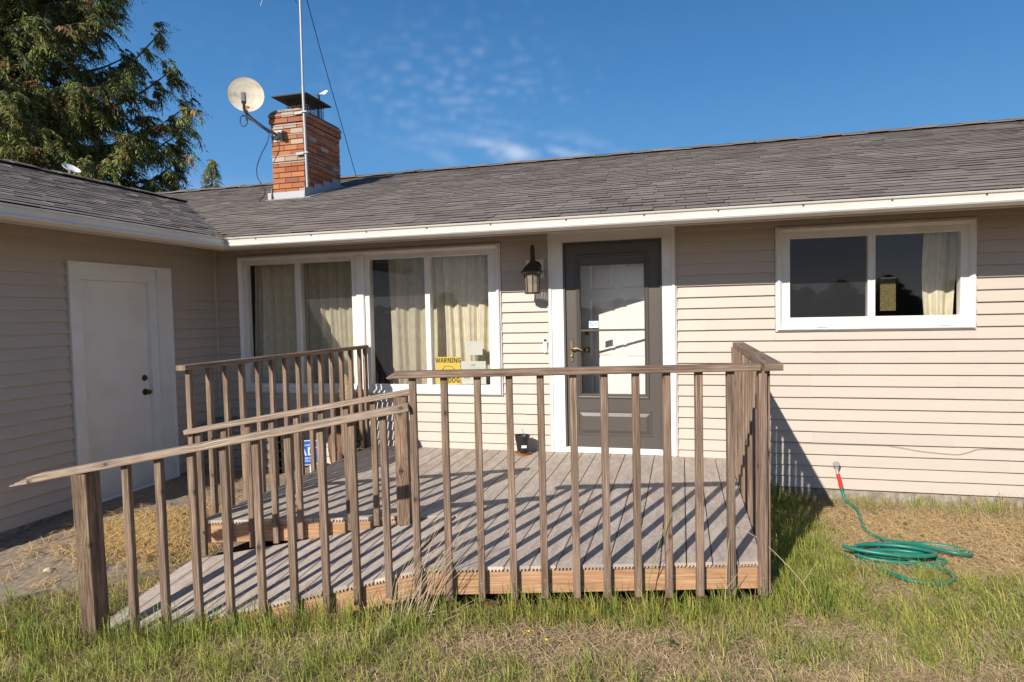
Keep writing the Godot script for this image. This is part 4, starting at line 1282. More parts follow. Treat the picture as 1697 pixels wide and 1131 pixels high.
	m.tube([low, low + Vector3(0.02, -0.03, 0.04), lerp(low, feed, 0.5) + Vector3(0, -0.04, 0.02), feed], 0.020, 6)
	put("feed_arm", m, mat(lin(0.13, 0.13, 0.14), 0.5), dish)
	m = MB.new()
	m.bar(feed + Vector3(0.0, -0.02, 0.0), feed + Vector3(-0.012, 0.10, -0.01), nrm, 0.09, 0.062, 0.012)
	put("receiver", m, mat(lin(0.17, 0.17, 0.18), 0.5), dish)
	m = MB.new()
	m.tube(smooth([low + Vector3(-0.02, 0.02, -0.03), low + Vector3(0.03, -0.06, 0.0), Vector3(-0.50, 4.30, -1.66), Vector3(-0.40, 4.235, -1.78), Vector3(-0.36, 4.215, -1.862)], 4), 0.022, 8)
	put("mounting_arm", m, mat(lin(0.16, 0.16, 0.165), 0.5), dish)
	m = MB.new()
	m.box(Vector3(-0.47, 4.14, -1.868), Vector3(-0.33, 4.30, -1.858))
	m.bar(Vector3(-0.45, 4.21, -1.855), Vector3(-0.36, 4.21, -1.80), Vector3.UP, 0.07, 0.012)
	m.bar(Vector3(-0.34, 4.22, -1.855), Vector3(-0.34, 4.22, -1.78), Vector3.UP, 0.07, 0.012)
	put("bracket", m, M.metal, dish)
	# second small dish behind the garage ridge, seen nearly from its edge
	var d2 := thing("satellite_dish", "small white dish seen edge-on behind the garage ridge, before the cedar", "satellite dish")
	m = MB.new()
	var st2 := MB.along(Vector3(-3.17, 3.80, -1.0), Vector3(0.80, -0.55, -0.2), Vector3(0.55, 0.80, 0.12))
	m.lathe([Vector2(0.0, -0.02), Vector2(0.07, -0.014), Vector2(0.12, 0.004), Vector2(0.125, 0.010), Vector2(0.12, -0.002), Vector2(0.07, -0.022), Vector2(0.0, -0.03)], st2, 24, Color.WHITE, 0.8)
	put("reflector", m, M.white, d2)
	m = MB.new()
	m.tube([Vector3(-3.20, 3.30, -1.0), Vector3(-3.20, 3.66, -1.0), Vector3(-3.18, 3.78, -1.0)], 0.028, 8)
	put("mount", m, mat(lin(0.22, 0.15, 0.11), 0.7), d2)
	# coax lead: loop under the dish, then down to the roof
	m = MB.new()
	var loop := [low + Vector3(0.02, -0.04, 0.02)]
	for k in 14:
		var a := k * 0.62
		loop.append(low + Vector3(-0.035 + 0.055 * cos(a) + 0.006 * k * 0.3, -0.14 + 0.075 * sin(a), 0.03))
	loop.append_array([Vector3(-0.50, 4.30, -1.64), Vector3(-0.44, 4.22, -1.72)])
	m.tube(smooth(loop, 3), 0.0065, 5)
	m.tube(smooth([Vector3(-0.44, 4.22, -1.72), Vector3(-0.46, 4.10, -1.70), Vector3(-0.56, 3.95, -1.70), Vector3(-0.66, 3.78, -1.72), Vector3(-0.66, 3.63, -1.72), Vector3(-0.58, 3.50, -1.72), Vector3(-0.56, 3.40, -1.74), Vector3(-0.70, 3.315, -1.80), Vector3(-0.80, 3.31, -1.79)], 5), 0.0065, 5)
	tag(put("coax_cable", m, M.black), "black cable looping under the dish and hanging to the roof left of chimney", "cable")
	# antenna mast
	var an := thing("antenna_mast", "tall pale metal antenna mast strapped to the corner of the chimney", "antenna")
	m = MB.new()
	m.tube([Vector3(0.068, 3.455, -1.830), Vector3(0.050, 4.86, -1.830)], 0.020, 12)
	m.tube([Vector3(0.050, 4.84, -1.830), Vector3(0.060, 6.55, -1.826)], 0.0158, 12)
	put("pole", m, M.metal, an)
	for yy in [4.500, 3.935]:
		m = MB.new()
		m.bar(Vector3(-0.10, yy, -1.835), Vector3(0.05, yy, -1.825), Vector3.UP, 0.035, 0.012)
		m.bar(Vector3(0.02, yy, -1.80), Vector3(0.115, yy, -1.80), Vector3.UP, 0.014, 0.010)
		m.bar(Vector3(0.105, yy, -1.80), Vector3(0.105, yy, -1.86), Vector3.UP, 0.012, 0.008)
		put("clamp", m, M.metal, an)
	m = MB.new()
	m.bar(Vector3(-0.55, 6.36, -1.83), Vector3(0.60, 6.36, -1.78), Vector3.UP, 0.02, 0.02)
	put("boom", m, M.metal, an)
	for q in [[-0.42, -0.10, 0.10], [-0.06, -0.02, -0.5], [0.16, 0.06, -0.4], [0.33, 0.03, 0.2]]:
		m = MB.new()
		m.tube([Vector3(q[0], 6.37, -1.80), Vector3(q[0] + q[1] * 1.2, 6.00 + 0.14 * absf(q[2]), -1.80 + q[2] * 0.3)], 0.005, 6)
		put("element", m, M.metal if q[2] > 0 else M.black, an)
	# guy wire
	m = MB.new()
	m.tube(smooth([Vector3(0.058, 6.40, -1.85), Vector3(-0.09, 5.60, -2.58), Vector3(-0.23, 4.82, -3.33), Vector3(-0.37, 4.075, -4.05)], 3), 0.006, 5)
	tag(put("guy_wire", m, M.black), "thin black wire from the antenna mast to the ridge right of the chimney", "wire")
	# wind vane
	var wv := thing("wind_vane", "small wind sensor with white tail fin beside the chimney hood", "wind vane")
	m = MB.new()
	m.tube([Vector3(-0.072, 4.60, -2.42), Vector3(-0.072, 4.93, -2.42)], 0.012, 8)
	m.tube([Vector3(-0.105, 4.945, -2.42), Vector3(0.0, 4.945, -2.42)], 0.006, 6)
	m.lathe([Vector2(0.0, 0.03), Vector2(0.02, 0.028), Vector2(0.024, -0.06), Vector2(0.0, -0.065)], Transform3D(Basis.IDENTITY, Vector3(-0.072, 4.925, -2.42)), 10)
	put("sensor", m, M.black, wv)
	m = MB.new()
	m.prism(PackedVector2Array([Vector2(4.95, -0.03), Vector2(4.94, 0.08), Vector2(4.985, 0.135), Vector2(5.00, 0.10)]), Transform3D(Basis(Vector3(0, 0, -1), Vector3.UP, Vector3(1, 0, 0)), Vector3(-0.04, 0, -2.417)), 0.006, Color(0.8, 0.8, 0.78))
	put("tail_fin", m, M.plain, wv)
	m = MB.new()
	for k in 3:
		var a := TAU * k / 3.0 + 0.4
		var e := Vector3(-0.072 + 0.05 * cos(a), 4.835, -2.42 + 0.05 * sin(a))
		m.tube([Vector3(-0.072, 4.845, -2.42), e], 0.004, 5)
		m.lathe([Vector2(0.0, 0.016), Vector2(0.014, 0.008), Vector2(0.018, 0.0), Vector2(0.012, -0.012), Vector2(0.0, -0.016)], Transform3D(Basis.IDENTITY, e), 8)
	put("cups", m, M.black, wv)
	# plant pot on its saucer
	var p := thing("plant_pot", "black plastic plant pot with a white label on the deck by the wall", "plant pot", Vector3(3.630, DECK + 0.034, 0.185))
	m = MB.new()
	m.lathe([Vector2(0.0, 0.0), Vector2(0.052, 0.0), Vector2(0.058, 0.05), Vector2(0.066, 0.106), Vector2(0.071, 0.107), Vector2(0.073, 0.150), Vector2(0.076, 0.152), Vector2(0.076, 0.158), Vector2(0.070, 0.158), Vector2(0.064, 0.13), Vector2(0.0, 0.125)], Transform3D.IDENTITY, 24)
	put("pot", m, mat(lin(0.016, 0.016, 0.017), 0.4), p)
	m = MB.new()
	m.lathe([Vector2(0.0, 0.138), Vector2(0.035, 0.134), Vector2(0.066, 0.128)], Transform3D.IDENTITY, 12, Color(0.06, 0.045, 0.03))
	for k in 9:
		var a := k * 0.7
		m.lathe([Vector2(0.0, 0.012), Vector2(0.010, 0.006), Vector2(0.012, 0.0)], Transform3D(Basis.IDENTITY, Vector3(0.04 * cos(a), 0.132, 0.04 * sin(a))), 5, Color(0.5, 0.46, 0.4) if k % 2 else Color(0.1, 0.08, 0.06))
	put("compost", m, M.plain, p)
	m = MB.new()
	m.bar(Vector3(0.006, 0.055, 0.0655), Vector3(0.052, 0.055, 0.046), Vector3.UP, 0.026, 0.002, 0.0, Color(0.72, 0.72, 0.70))
	put("pot_label", m, M.plain, p)
	m = MB.new()
	m.tube([Vector3(0.02, 0.13, 0.0), Vector3(0.012, 0.19, 0.005), Vector3(0.0, 0.225, 0.008)], 0.0025, 5, Color(0.16, 0.12, 0.09))
	put("dead_stem", m, M.plain, p)
	m = MB.new()
	m.lathe([Vector2(0.0, 0.0), Vector2(0.060, 0.0), Vector2(0.074, 0.022), Vector2(0.078, 0.024), Vector2(0.072, 0.022), Vector2(0.060, 0.008), Vector2(0.0, 0.006)], Transform3D(Basis.IDENTITY, Vector3(3.630, DECK + 0.002, 0.185)), 24, Color(0.42, 0.15, 0.04))
	tag(put("pot_saucer", m, M.plain), "orange plastic saucer under the black plant pot", "saucer")
	# security sign on a stake, left of the landing
	var zz := MB.along(Vector3(1.745, 0.345, 0.90), Vector3(0.86, 0, -0.51), Vector3.UP)
	var sg := thing("security_sign", "blue eight-sided security sign on a white stake, behind the left railing", "sign")
	m = MB.new()
	var oc := PackedVector2Array()
	var oi := PackedVector2Array()
	for q in [[-0.5, -0.26], [-0.26, -0.5], [0.26, -0.5], [0.5, -0.26], [0.5, 0.26], [0.26, 0.5], [-0.26, 0.5], [-0.5, 0.26]]:
		oc.append(Vector2(q[1] * 0.238, q[0] * 0.200))
		oi.append(Vector2(q[1] * 0.222, q[0] * 0.185))
	# local: X of the sign is zz.x, up is zz.y, outwards is zz.z
	var flatx := Transform3D(Basis(zz.basis.z, zz.basis.y, -zz.basis.x), zz.origin)
	m.prism(oc, flatx, 0.004, Color(0.8, 0.8, 0.8))
	put("border", m, M.plain, sg)
	m = MB.new()
	m.prism(oi, flatx.translated(zz.basis.z * 0.0041), 0.0008, Color(0.012, 0.13, 0.55))
	put("panel", m, M.plain, sg)
	var wh := mat(lin(0.8, 0.8, 0.8), 0.6)
	writing("ADT", 0.078, wh, sg, zz * Transform3D(Basis.IDENTITY, Vector3(0, 0.012, 0.0054)), true, "lettering", 0.95)
	writing("SECURED BY", 0.016, wh, sg, zz * Transform3D(Basis.IDENTITY, Vector3(-0.01, 0.072, 0.0054)))
	writing("800-ADT-", 0.020, wh, sg, zz * Transform3D(Basis.IDENTITY, Vector3(-0.008, -0.052, 0.0054)))
	writing("SERVICES", 0.014, wh, sg, zz * Transform3D(Basis.IDENTITY, Vector3(-0.012, -0.078, 0.0054)))
	m = MB.new()
	m.bar(Vector3(1.745, -0.12, 0.896), Vector3(1.745, 0.40, 0.896), Vector3.RIGHT, 0.022, 0.006, 0.0, Color(0.75, 0.75, 0.74))
	put("stake", m, M.plain, sg)
	# block planter in the corner
	var pl := thing("block_planter", "low beige concrete block box with grey top in the house corner", "planter")
	m = MB.new()
	m.box(Vector3(0.03, -0.3, 0.022), Vector3(1.035, 0.40, 0.405))
	put("core", m, M.mortar, pl)
	for k in 6:
		var yb := -0.135 + k * 0.0915
		for f in 2:
			var len := 1.04 if f == 0 else 0.40
			var xx := -0.2 if k % 2 else 0.0
			while xx < len - 0.01:
				var a := maxf(xx, 0.0)
				var e := minf(xx + 0.392, len)
				if e - a > 0.04:
					m = MB.new()
					var cc := tint(0.06)
					if f == 0:
						m.bar(Vector3(0.02 + a, yb + 0.042, 0.40), Vector3(0.02 + e - 0.004, yb + 0.042, 0.40), Vector3.UP, 0.087, 0.05, 0.004, cc)
					else:
						m.bar(Vector3(1.031, yb + 0.042, 0.4235 - a), Vector3(1.031, yb + 0.042, 0.4235 - e + 0.004), Vector3.UP, 0.0868, 0.05, 0.004, cc)
					put("block", m, M.block, pl)
				xx += 0.396
	m = MB.new()
	m.prism(PackedVector2Array([Vector2(0.416, 0.01), Vector2(0.506, 0.02), Vector2(0.452, 0.44), Vector2(0.416, 0.44)]), Transform3D(Basis.IDENTITY, Vector3(0.012, 0, 0)), 1.06)
	put("coping", m, M.found, pl)
	# brown carving under the window
	var cv := thing("wood_carving", "brown ribbed wood carving with paler head, below the picture window behind the left railing", "carving", Vector3(1.69, -0.10, 0.165))
	m = MB.new()
	var pr := []
	for i in 15:
		var t := i / 14.0
		pr.append(Vector2((0.10 + 0.075 * sin(PI * clampf(t * 1.15, 0, 1))) * (1.0 if i < 14 else 0.2), t * 0.86))
	var seg := 44
	for i in 14:
		for k in seg:
			var q := []
			var nn := []
			for e in [[i, k], [i + 1, k], [i + 1, k + 1], [i, k + 1]]:
				var a: float = TAU * e[1] / seg
				var rb: float = pr[e[0]].x * (1.0 + 0.07 * sin(a * 11.0 + e[0] * 0.9))
				q.append(Vector3(cos(a) * rb * 1.05, pr[e[0]].y, sin(a) * rb * 0.72))
			var dark := 0.75 + 0.3 * absf(sin(TAU * k / seg * 5.5 + i * 0.45))
			m.face(q, [Vector2(q[0].y, k * 0.02), Vector2(q[1].y, k * 0.02), Vector2(q[2].y, k * 0.02 + 0.02), Vector2(q[3].y, k * 0.02 + 0.02)], Color(dark * 0.75, dark * 0.6, dark * 0.5))
	put("body", m, M.wood, cv)
	m = MB.new()
	var ht := Transform3D(Basis(Vector3(0.86, 0.1, -0.3), Vector3(-0.12, 1, 0.05), Vector3(0.3, 0, 0.9)), Vector3(0.085, 0.80, 0.04))
	m.lathe([Vector2(0.0, -0.02), Vector2(0.07, 0.0), Vector2(0.092, 0.07), Vector2(0.088, 0.15), Vector2(0.066, 0.23), Vector2(0.035, 0.30), Vector2(0.0, 0.33)], ht, 11, Color(1.25, 1.0, 0.8), 0.8)
	put("head", m, M.wood_pale, cv)
	m = MB.new()
	m.lathe([Vector2(0.045, 0.0), Vector2(0.034, 0.05), Vector2(0.016, 0.10), Vector2(0.0, 0.125)], MB.along(Vector3(0.06, 0.90, 0.09), Vector3(0, 0, -1), Vector3(-0.75, -0.45, 0.5)), 9, Color(1.25, 1.0, 0.8))
	put("beak", m, M.wood_pale, cv)
	# outside tap and hose
	var tp := thing("garden_tap", "small metal garden tap on the siding above the hose, right of the deck", "tap", Vector3(6.44, 0.205, 0.012))
	m = MB.new()
	m.lathe([Vector2(0.022, 0.0), Vector2(0.022, 0.006), Vector2(0.010, 0.008), Vector2(0.010, 0.05), Vector2(0.016, 0.052), Vector2(0.016, 0.075), Vector2(0.0, 0.076)], MB.along(Vector3.ZERO, Vector3.RIGHT, Vector3.BACK), 12)
	m.tube([Vector3(0, 0.0, 0.06), Vector3(0.002, -0.03, 0.066), Vector3(0.006, -0.058, 0.075)], 0.013, 10)
	put("body", m, M.metal, tp)
	m = MB.new()
	m.lathe([Vector2(0.0, 0.008), Vector2(0.028, 0.006), Vector2(0.030, 0.0), Vector2(0.0, -0.002)], MB.along(Vector3(-0.004, 0.030, 0.070), Vector3.RIGHT, Vector3(0, 0.8, 0.6)), 7)
	m.tube([Vector3(0, 0, 0.06), Vector3(-0.004, 0.03, 0.07)], 0.006, 6)
	put("handle", m, M.metal, tp)
	var hs := thing("garden_hose", "green garden hose with red collar, coiled on the dry grass below the tap", "hose")
	m = MB.new()
	m.tube([Vector3(6.447, 0.147, 0.088), Vector3(6.458, 0.10, 0.093), Vector3(6.470, 0.035, 0.100)], 0.0165, 12)
	put("red_collar", m, mat(lin(0.62, 0.035, 0.015), 0.4), hs)
	m = MB.new()
	var gp := [Vector3(6.470, 0.035, 0.100), Vector3(6.483, -0.02, 0.115), Vector3(6.505, -0.075, 0.15)]
	var lift := [0.03, 0.03, 0.02, 0.02, 0.03, 0.05, 0.055, 0.05, 0.03, 0.02, 0.015, 0.015, 0.015, 0.015, 0.015, 0.015, 0.015, 0.03, 0.05, 0.055, 0.045, 0.04, 0.05, 0.055, 0.05, 0.04, 0.03, 0.03, 0.02, 0.02, 0.02, 0.03, 0.03, 0.03, 0.02]
	var path := [[6.535, 0.25], [6.53, 0.40], [6.50, 0.60], [6.465, 0.93], [6.526, 1.168], [6.642, 1.28], [6.752, 1.386], [6.866, 1.453], [6.946, 1.396], [6.987, 1.315], [6.984, 1.23], [6.902, 1.159], [6.764, 1.13], [6.603, 1.163], [6.492, 1.221], [6.43, 1.325], [6.444, 1.409], [6.541, 1.492], [6.66, 1.556], [6.712, 1.52], [6.70, 1.44], [6.60, 1.385], [6.50, 1.352], [6.38, 1.365], [6.295, 1.419], [6.30, 1.52], [6.42, 1.60], [6.56, 1.640], [6.66, 1.70], [6.70, 1.80], [6.66, 1.92], [6.55, 2.02], [6.42, 2.00], [6.34, 1.90], [6.30, 1.80]]
	for i in path.size():
		gp.append(Vector3(path[i][0], ground_y(path[i][0], path[i][1]) + lift[i] + 0.022, path[i][1]))
	m.tube(smooth(gp, 6), 0.0125, 10)
	put("tube", m, M.hose, hs)
	m = MB.new()
	var coil := []
	for k in 84:
		var a := k * 0.262
		var rr := 0.19 + 0.035 * sin(a * 0.37) + 0.012 * sin(a * 2.3)
		coil.append(Vector3(6.44 + rr * 1.25 * cos(a) + 0.025 * sin(a * 0.21), 0.0, 1.56 + rr * 0.62 * sin(a)))
		coil[-1].y = ground_y(coil[-1].x, coil[-1].z) + 0.020 + 0.0011 * k
	m.tube(smooth(coil, 2), 0.0125, 8)
	put("coil", m, M.hose, hs)
	# loose cable along the siding
	m = MB.new()
	m.tube(smooth([Vector3(5.70, 0.405, 0.022), Vector3(5.94, 0.406, 0.022), Vector3(6.30, 0.400, 0.022), Vector3(6.52, 0.402, 0.024), Vector3(6.80, 0.402, 0.024), Vector3(6.95, 0.388, 0.03), Vector3(7.08, 0.366, 0.034), Vector3(7.25, 0.349, 0.034), Vector3(7.38, 0.345, 0.034), Vector3(7.46, 0.366, 0.03), Vector3(7.56, 0.396, 0.024), Vector3(7.90, 0.398, 0.023), Vector3(8.6, 0.40, 0.023)], 5), 0.0017, 5, Color(0.12, 0.12, 0.13))
	tag(put("loose_cable", m, M.plain), "thin grey cable sagging along a siding course right of the deck", "cable")
	# broken white lump on the paving
	m = MB.new()
	m.lathe([Vector2(0.0, 0.022), Vector2(0.02, 0.018), Vector2(0.032, 0.0)], Transform3D(Basis(Vector3.UP, 0.6), Vector3(0.90, ground_y(0.9, 2.8) + 0.02, 2.80)), 6, Color(0.62, 0.60, 0.55), 0.6)
	tag(put("white_scrap", m, M.plain), "small white broken scrap lying on the paving left of the ramp post", "scrap")

# ---------------------------------------------------------------- plants
func spray_mesh(sd: int, n: int, l: float, drop: float) -> ArrayMesh:
	# a hanging frond: a curved stem with small scale-leaf fingers on both sides; local x outwards, y up
	var r := RandomNumberGenerator.new()
	r.seed = sd
	var m := MB.new()
	for k in 3:
		var yaw := (k - 1) * 0.55 + r.randf_range(-0.2, 0.2)
		var d := Vector3(cos(yaw), 0, sin(yaw))
		var ln := l * r.randf_range(0.7, 1.1)
		for i in n:
			var t := (i + 0.5) / n
			var p := d * ln * t * 0.62 + Vector3(0, -drop * ln * t * t - 0.12 * ln * t, 0)
			var side := 1.0 if i % 2 else -1.0
			var out := (d.cross(Vector3.UP) * side * 0.75 + d * 0.35 + Vector3(0, -0.75 - 0.5 * r.randf(), 0)).normalized()
			var fl := ln * (0.34 - 0.20 * t) * r.randf_range(0.75, 1.25)
			var w := out.cross(Vector3(r.randf_range(-0.4, 0.4), 0.4, r.randf_range(-1, 1))).normalized() * fl * 0.12
			var sh := r.randf_range(0.8, 1.2)
			var col := Color(sh, sh, sh)
			m.face([p - w * 0.4, p + out * fl * 0.45 - w, p + out * fl, p + out * fl * 0.5 + w], [Vector2.ZERO, Vector2.RIGHT, Vector2.ONE, Vector2.DOWN], col)
	return m.mesh()

func leaf_tone() -> Color:
	var q := rng.randf()
	var c := Color(0.105, 0.125, 0.028)
	if q < 0.32: c = Color(0.165, 0.175, 0.034)
	elif q < 0.42: c = Color(0.185, 0.100, 0.034)
	elif q < 0.64: c = Color(0.060, 0.078, 0.022)
	return c * rng.randf_range(0.95, 1.6)

func trees() -> void:
	var sprays := [spray_mesh(1, 14, 0.62, 0.75), spray_mesh(2, 13, 0.52, 1.15), spray_mesh(3, 14, 0.72, 0.55)]
	var t := thing("cedar_tree", "large cedar with drooping olive and rust sprays behind the garage roof", "tree")
	var base := Vector3(-9.5, -0.3, -5.2)
	var m := MB.new()
	m.tube([base, base + Vector3(0.05, 4, 0), base + Vector3(0.0, 8, 0.1), base + Vector3(0.1, 12, 0), base + Vector3(0.1, 17, 0)], 0.42, 12, Color.WHITE, 0.04)
	put("trunk", m, M.bark, t)
	var xf := [[], [], []]
	var cols := [[], [], []]
	var hang := func(p: Vector3, out: Vector3, sc: float):
		var k := rng.randi() % 3
		var yaw := atan2(-out.z, out.x) + rng.randf_range(-1.1, 1.1)
		var b := Basis(Vector3.UP, yaw) * Basis(Vector3(0, 0, 1), rng.randf_range(-0.5, 0.35)) * Basis(Vector3(1, 0, 0), rng.randf_range(-0.6, 0.6))
		xf[k].append(Transform3D(b.scaled(Vector3.ONE * sc * rng.randf_range(0.65, 1.2)), p))
		cols[k].append(leaf_tone())
	var limbs := [
		[5.2, Vector3(-6.95, 5.75, -7.3)], [6.0, Vector3(-6.85, 6.45, -7.35)], [6.6, Vector3(-6.72, 7.15, -7.45)], [7.3, Vector3(-6.95, 7.95, -7.2)], [7.9, Vector3(-7.15, 8.82, -7.05)], [8.3, Vector3(-7.9, 9.9, -6.6)], [9.2, Vector3(-7.85, 9.75, -6.5)], [5.8, Vector3(-7.35, 5.35, -7.4)],
		[4.6, Vector3(-7.0, 5.0, -7.2)], [4.2, Vector3(-7.6, 4.5, -6.6)], [5.6, Vector3(-8.2, 6.0, -5.2)], [6.4, Vector3(-8.4, 6.8, -4.6)], [7.1, Vector3(-8.0, 7.4, -5.6)], [7.8, Vector3(-8.3, 8.2, -5.2)], [8.6, Vector3(-8.2, 9.2, -5.6)], [4.9, Vector3(-8.2, 5.2, -5.9)], [5.0, Vector3(-7.4, 5.9, -6.6)], [6.2, Vector3(-7.5, 6.7, -6.9)], [7.0, Vector3(-7.6, 7.6, -6.5)]]
	for i in 84:
		var h := 3.6 + 12.5 * i / 84.0
		var a := i * 2.39996
		var reach := lerpf(3.1, 0.7, clampf((h - 4.0) / 12.5, 0, 1)) * rng.randf_range(0.8, 1.1)
		limbs.append([h, base + Vector3(cos(a) * reach, h + 0.25 + rng.randf_range(0.0, 0.7), sin(a) * reach)])
	for i in 46:
		var h := 4.2 + 0.14 * i
		var a := rng.randf_range(-1.7, 0.9)
		limbs.append([h, base + Vector3(cos(a) * 1.35, h + rng.randf_range(-0.2, 0.4), -sin(a) * 1.35)])
	for lb in limbs:
		var p0 := base + Vector3(0, lb[0], 0)
		var p3: Vector3 = lb[1]
		var out: Vector3 = p3 - p0
		out.y = 0
		var lenn := out.length()
		out = out.normalized()
		var sag: float = minf(p0.y, p3.y) - 0.16 * lenn
		var wob := out.cross(Vector3.UP) * rng.randf_range(-0.25, 0.25)
		var pts := smooth([p0, p0.lerp(p3, 0.33) * Vector3(1, 0, 1) + Vector3(0, lerpf(p0.y, sag, 0.8), 0) + wob, p0.lerp(p3, 0.68) * Vector3(1, 0, 1) + Vector3(0, lerpf(sag, p3.y, 0.35), 0) + wob * 0.6, p3], 4)
		m = MB.new()
		m.tube(pts, 0.035 + 0.012 * lenn, 6, Color(1.35, 1.2, 1.1), 0.007)
		for k in int(lenn * 2.2):
			var tt := rng.randf_range(0.35, 0.95)
			var q: Vector3 = pts[int(tt * (pts.size() - 1))]
			var sd := (out.cross(Vector3.UP) * (1.0 if k % 2 else -1.0) + out * 0.6 + Vector3(0, rng.randf_range(-0.3, 0.5), 0)).normalized()
			var e := q + sd * rng.randf_range(0.35, 0.8)
			m.tube([q, q.lerp(e, 0.5) + Vector3(0, -0.05, 0), e], 0.012, 4, Color(1.8, 1.6, 1.45), 0.004)
			for h in 4:
				hang.call(q.lerp(e, (h + 1.0) / 4.0), sd, rng.randf_range(0.7, 1.0))
		put("limb", m, M.bark, t)
		for k in 9:
			hang.call(p3 + Vector3(rng.randf_range(-0.16, 0.16), rng.randf_range(-0.10, 0.10), rng.randf_range(-0.16, 0.16)) - out * rng.randf_range(0.0, 0.35), out, rng.randf_range(0.5, 0.9))
		var n := int(lenn * 20.0) + 8
		for k in n:
			var tt := sqrt(rng.randf_range(0.02, 1.0))
			var q: Vector3 = pts[clampi(int(tt * (pts.size() - 1)), 0, pts.size() - 1)]
			var spread := 0.28 * (1.15 - tt)
			hang.call(q + Vector3(rng.randf_range(-1, 1) * spread, rng.randf_range(-0.25, 0.08), rng.randf_range(-1, 1) * spread), out, lerpf(1.05, 0.62, tt))
	for k in 3:
		scatter("crown", sprays[k], M.leaf, xf[k], cols[k], t)
	# small conifer farther off, only its top above the ridge
	t = thing("small_conifer", "slender dark conifer tip showing above the roof between the cedar and the chimney", "tree")
	base = Vector3(-13.35, -0.3, -15.9)
	m = MB.new()
	m.tube([base, base + Vector3(0, 8.45, 0)], 0.16, 8, Color.WHITE, 0.012)
	put("trunk", m, M.bark, t)
	for k in 3:
		xf[k].clear()
		cols[k].clear()
	for i in 230:
		var h := 3.2 + 5.3 * sqrt(rng.randf())
		var a := rng.randf() * TAU
		var rr := (8.75 - h) * 0.27 * rng.randf_range(0.3, 1.0)
		hang.call(base + Vector3(cos(a) * rr, h - 0.25 * rr, sin(a) * rr), Vector3(cos(a), 0, sin(a)), 0.62)
	for k in 3:
		scatter("crown", sprays[k], M.leaf, xf[k], cols[k], t)
	# wood across the field behind the camera; the window panes mirror it
	var cm := MB.new()
	for ring in 9:
		var y0 := 1.2 + ring * 1.15
		var rr := 2.3 * (1.0 - ring / 9.6)
		for k in 11:
			var a := TAU * (k + 0.5 * (ring % 2)) / 11.0
			var d := Vector3(cos(a), 0, sin(a))
			var w := Vector3(-sin(a), 0, cos(a)) * rr * 0.34
			cm.face([d * rr * 0.15 + Vector3(0, y0 + 1.25, 0), d * rr * 0.7 + w + Vector3(0, y0 + 0.25, 0), d * rr * (0.9 + 0.2 * sin(k * 3.7 + ring)) + Vector3(0, y0 - 0.45, 0), d * rr * 0.7 - w + Vector3(0, y0 + 0.25, 0)], [Vector2.ZERO, Vector2.RIGHT, Vector2.ONE, Vector2.DOWN])
	var fx := []
	var fc := []
	for i in 190:
		var x := rng.randf_range(-48, 60)
		var z := rng.randf_range(34, 46) + absf(x) * 0.08
		var sc := rng.randf_range(0.55, 1.05)
		fx.append(Transform3D(Basis(Vector3.UP, rng.randf() * TAU).scaled(Vector3(sc * 2.1, sc * rng.randf_range(0.20, 0.36), sc * 2.1)), Vector3(x, -0.4, z)))
		var g := rng.randf_range(0.7, 1.2)
		fc.append(Color(0.045 * g, 0.058 * g, 0.022 * g))
	scatter("far_wood", cm.mesh(), M.leaf, fx, fc)
	tag(get_child(get_child_count() - 1), "dark wood across the field, mirrored in the panes", "wood")
	# young leafy plants growing by the left railing
	for q in [[Vector3(1.83, -0.10, 0.30), 0.62, "young green leafy plant climbing beside the wood carving and the left railing"], [Vector3(1.80, -0.10, 0.62), 0.36, "low bright green seedling beside the security sign, behind the left railing"]]:
		var pt := thing("leafy_plant", q[2], "plant", q[0])
		m = MB.new()
		var lv := MB.new()
		for k in 4:
			var tipp := Vector3(rng.randf_range(-0.07, 0.05), q[1] * rng.randf_range(0.7, 1.0), rng.randf_range(-0.08, 0.08))
			m.tube([Vector3.ZERO, tipp * 0.5 + Vector3(0.01, 0.02, 0), tipp], 0.004, 5, Color(0.10, 0.13, 0.04), 0.002)
			for h in 9:
				var p := tipp * rng.randf_range(0.45, 1.02)
				leaf(lv, p, Vector3(rng.randf_range(-1, 1), rng.randf_range(-0.2, 0.6), rng.randf_range(-1, 1)).normalized(), rng.randf_range(0.035, 0.065), Color(0.15, 0.24, 0.035) * rng.randf_range(0.7, 1.3))
		put("stem", m, M.plain, pt)
		put("foliage", lv, M.leaf, pt)

func leaf(m: MB, p: Vector3, d: Vector3, l: float, col: Color) -> void:
	var w := d.cross(Vector3(0.3, 1, 0.2)).normalized() * l * 0.3
	var n := w.cross(d).normalized() * l * 0.08
	m.face([p, p + d * l * 0.5 - w + n, p + d * l, p + d * l * 0.5 + w + n], [Vector2.ZERO, Vector2.RIGHT, Vector2.ONE, Vector2.DOWN], col)

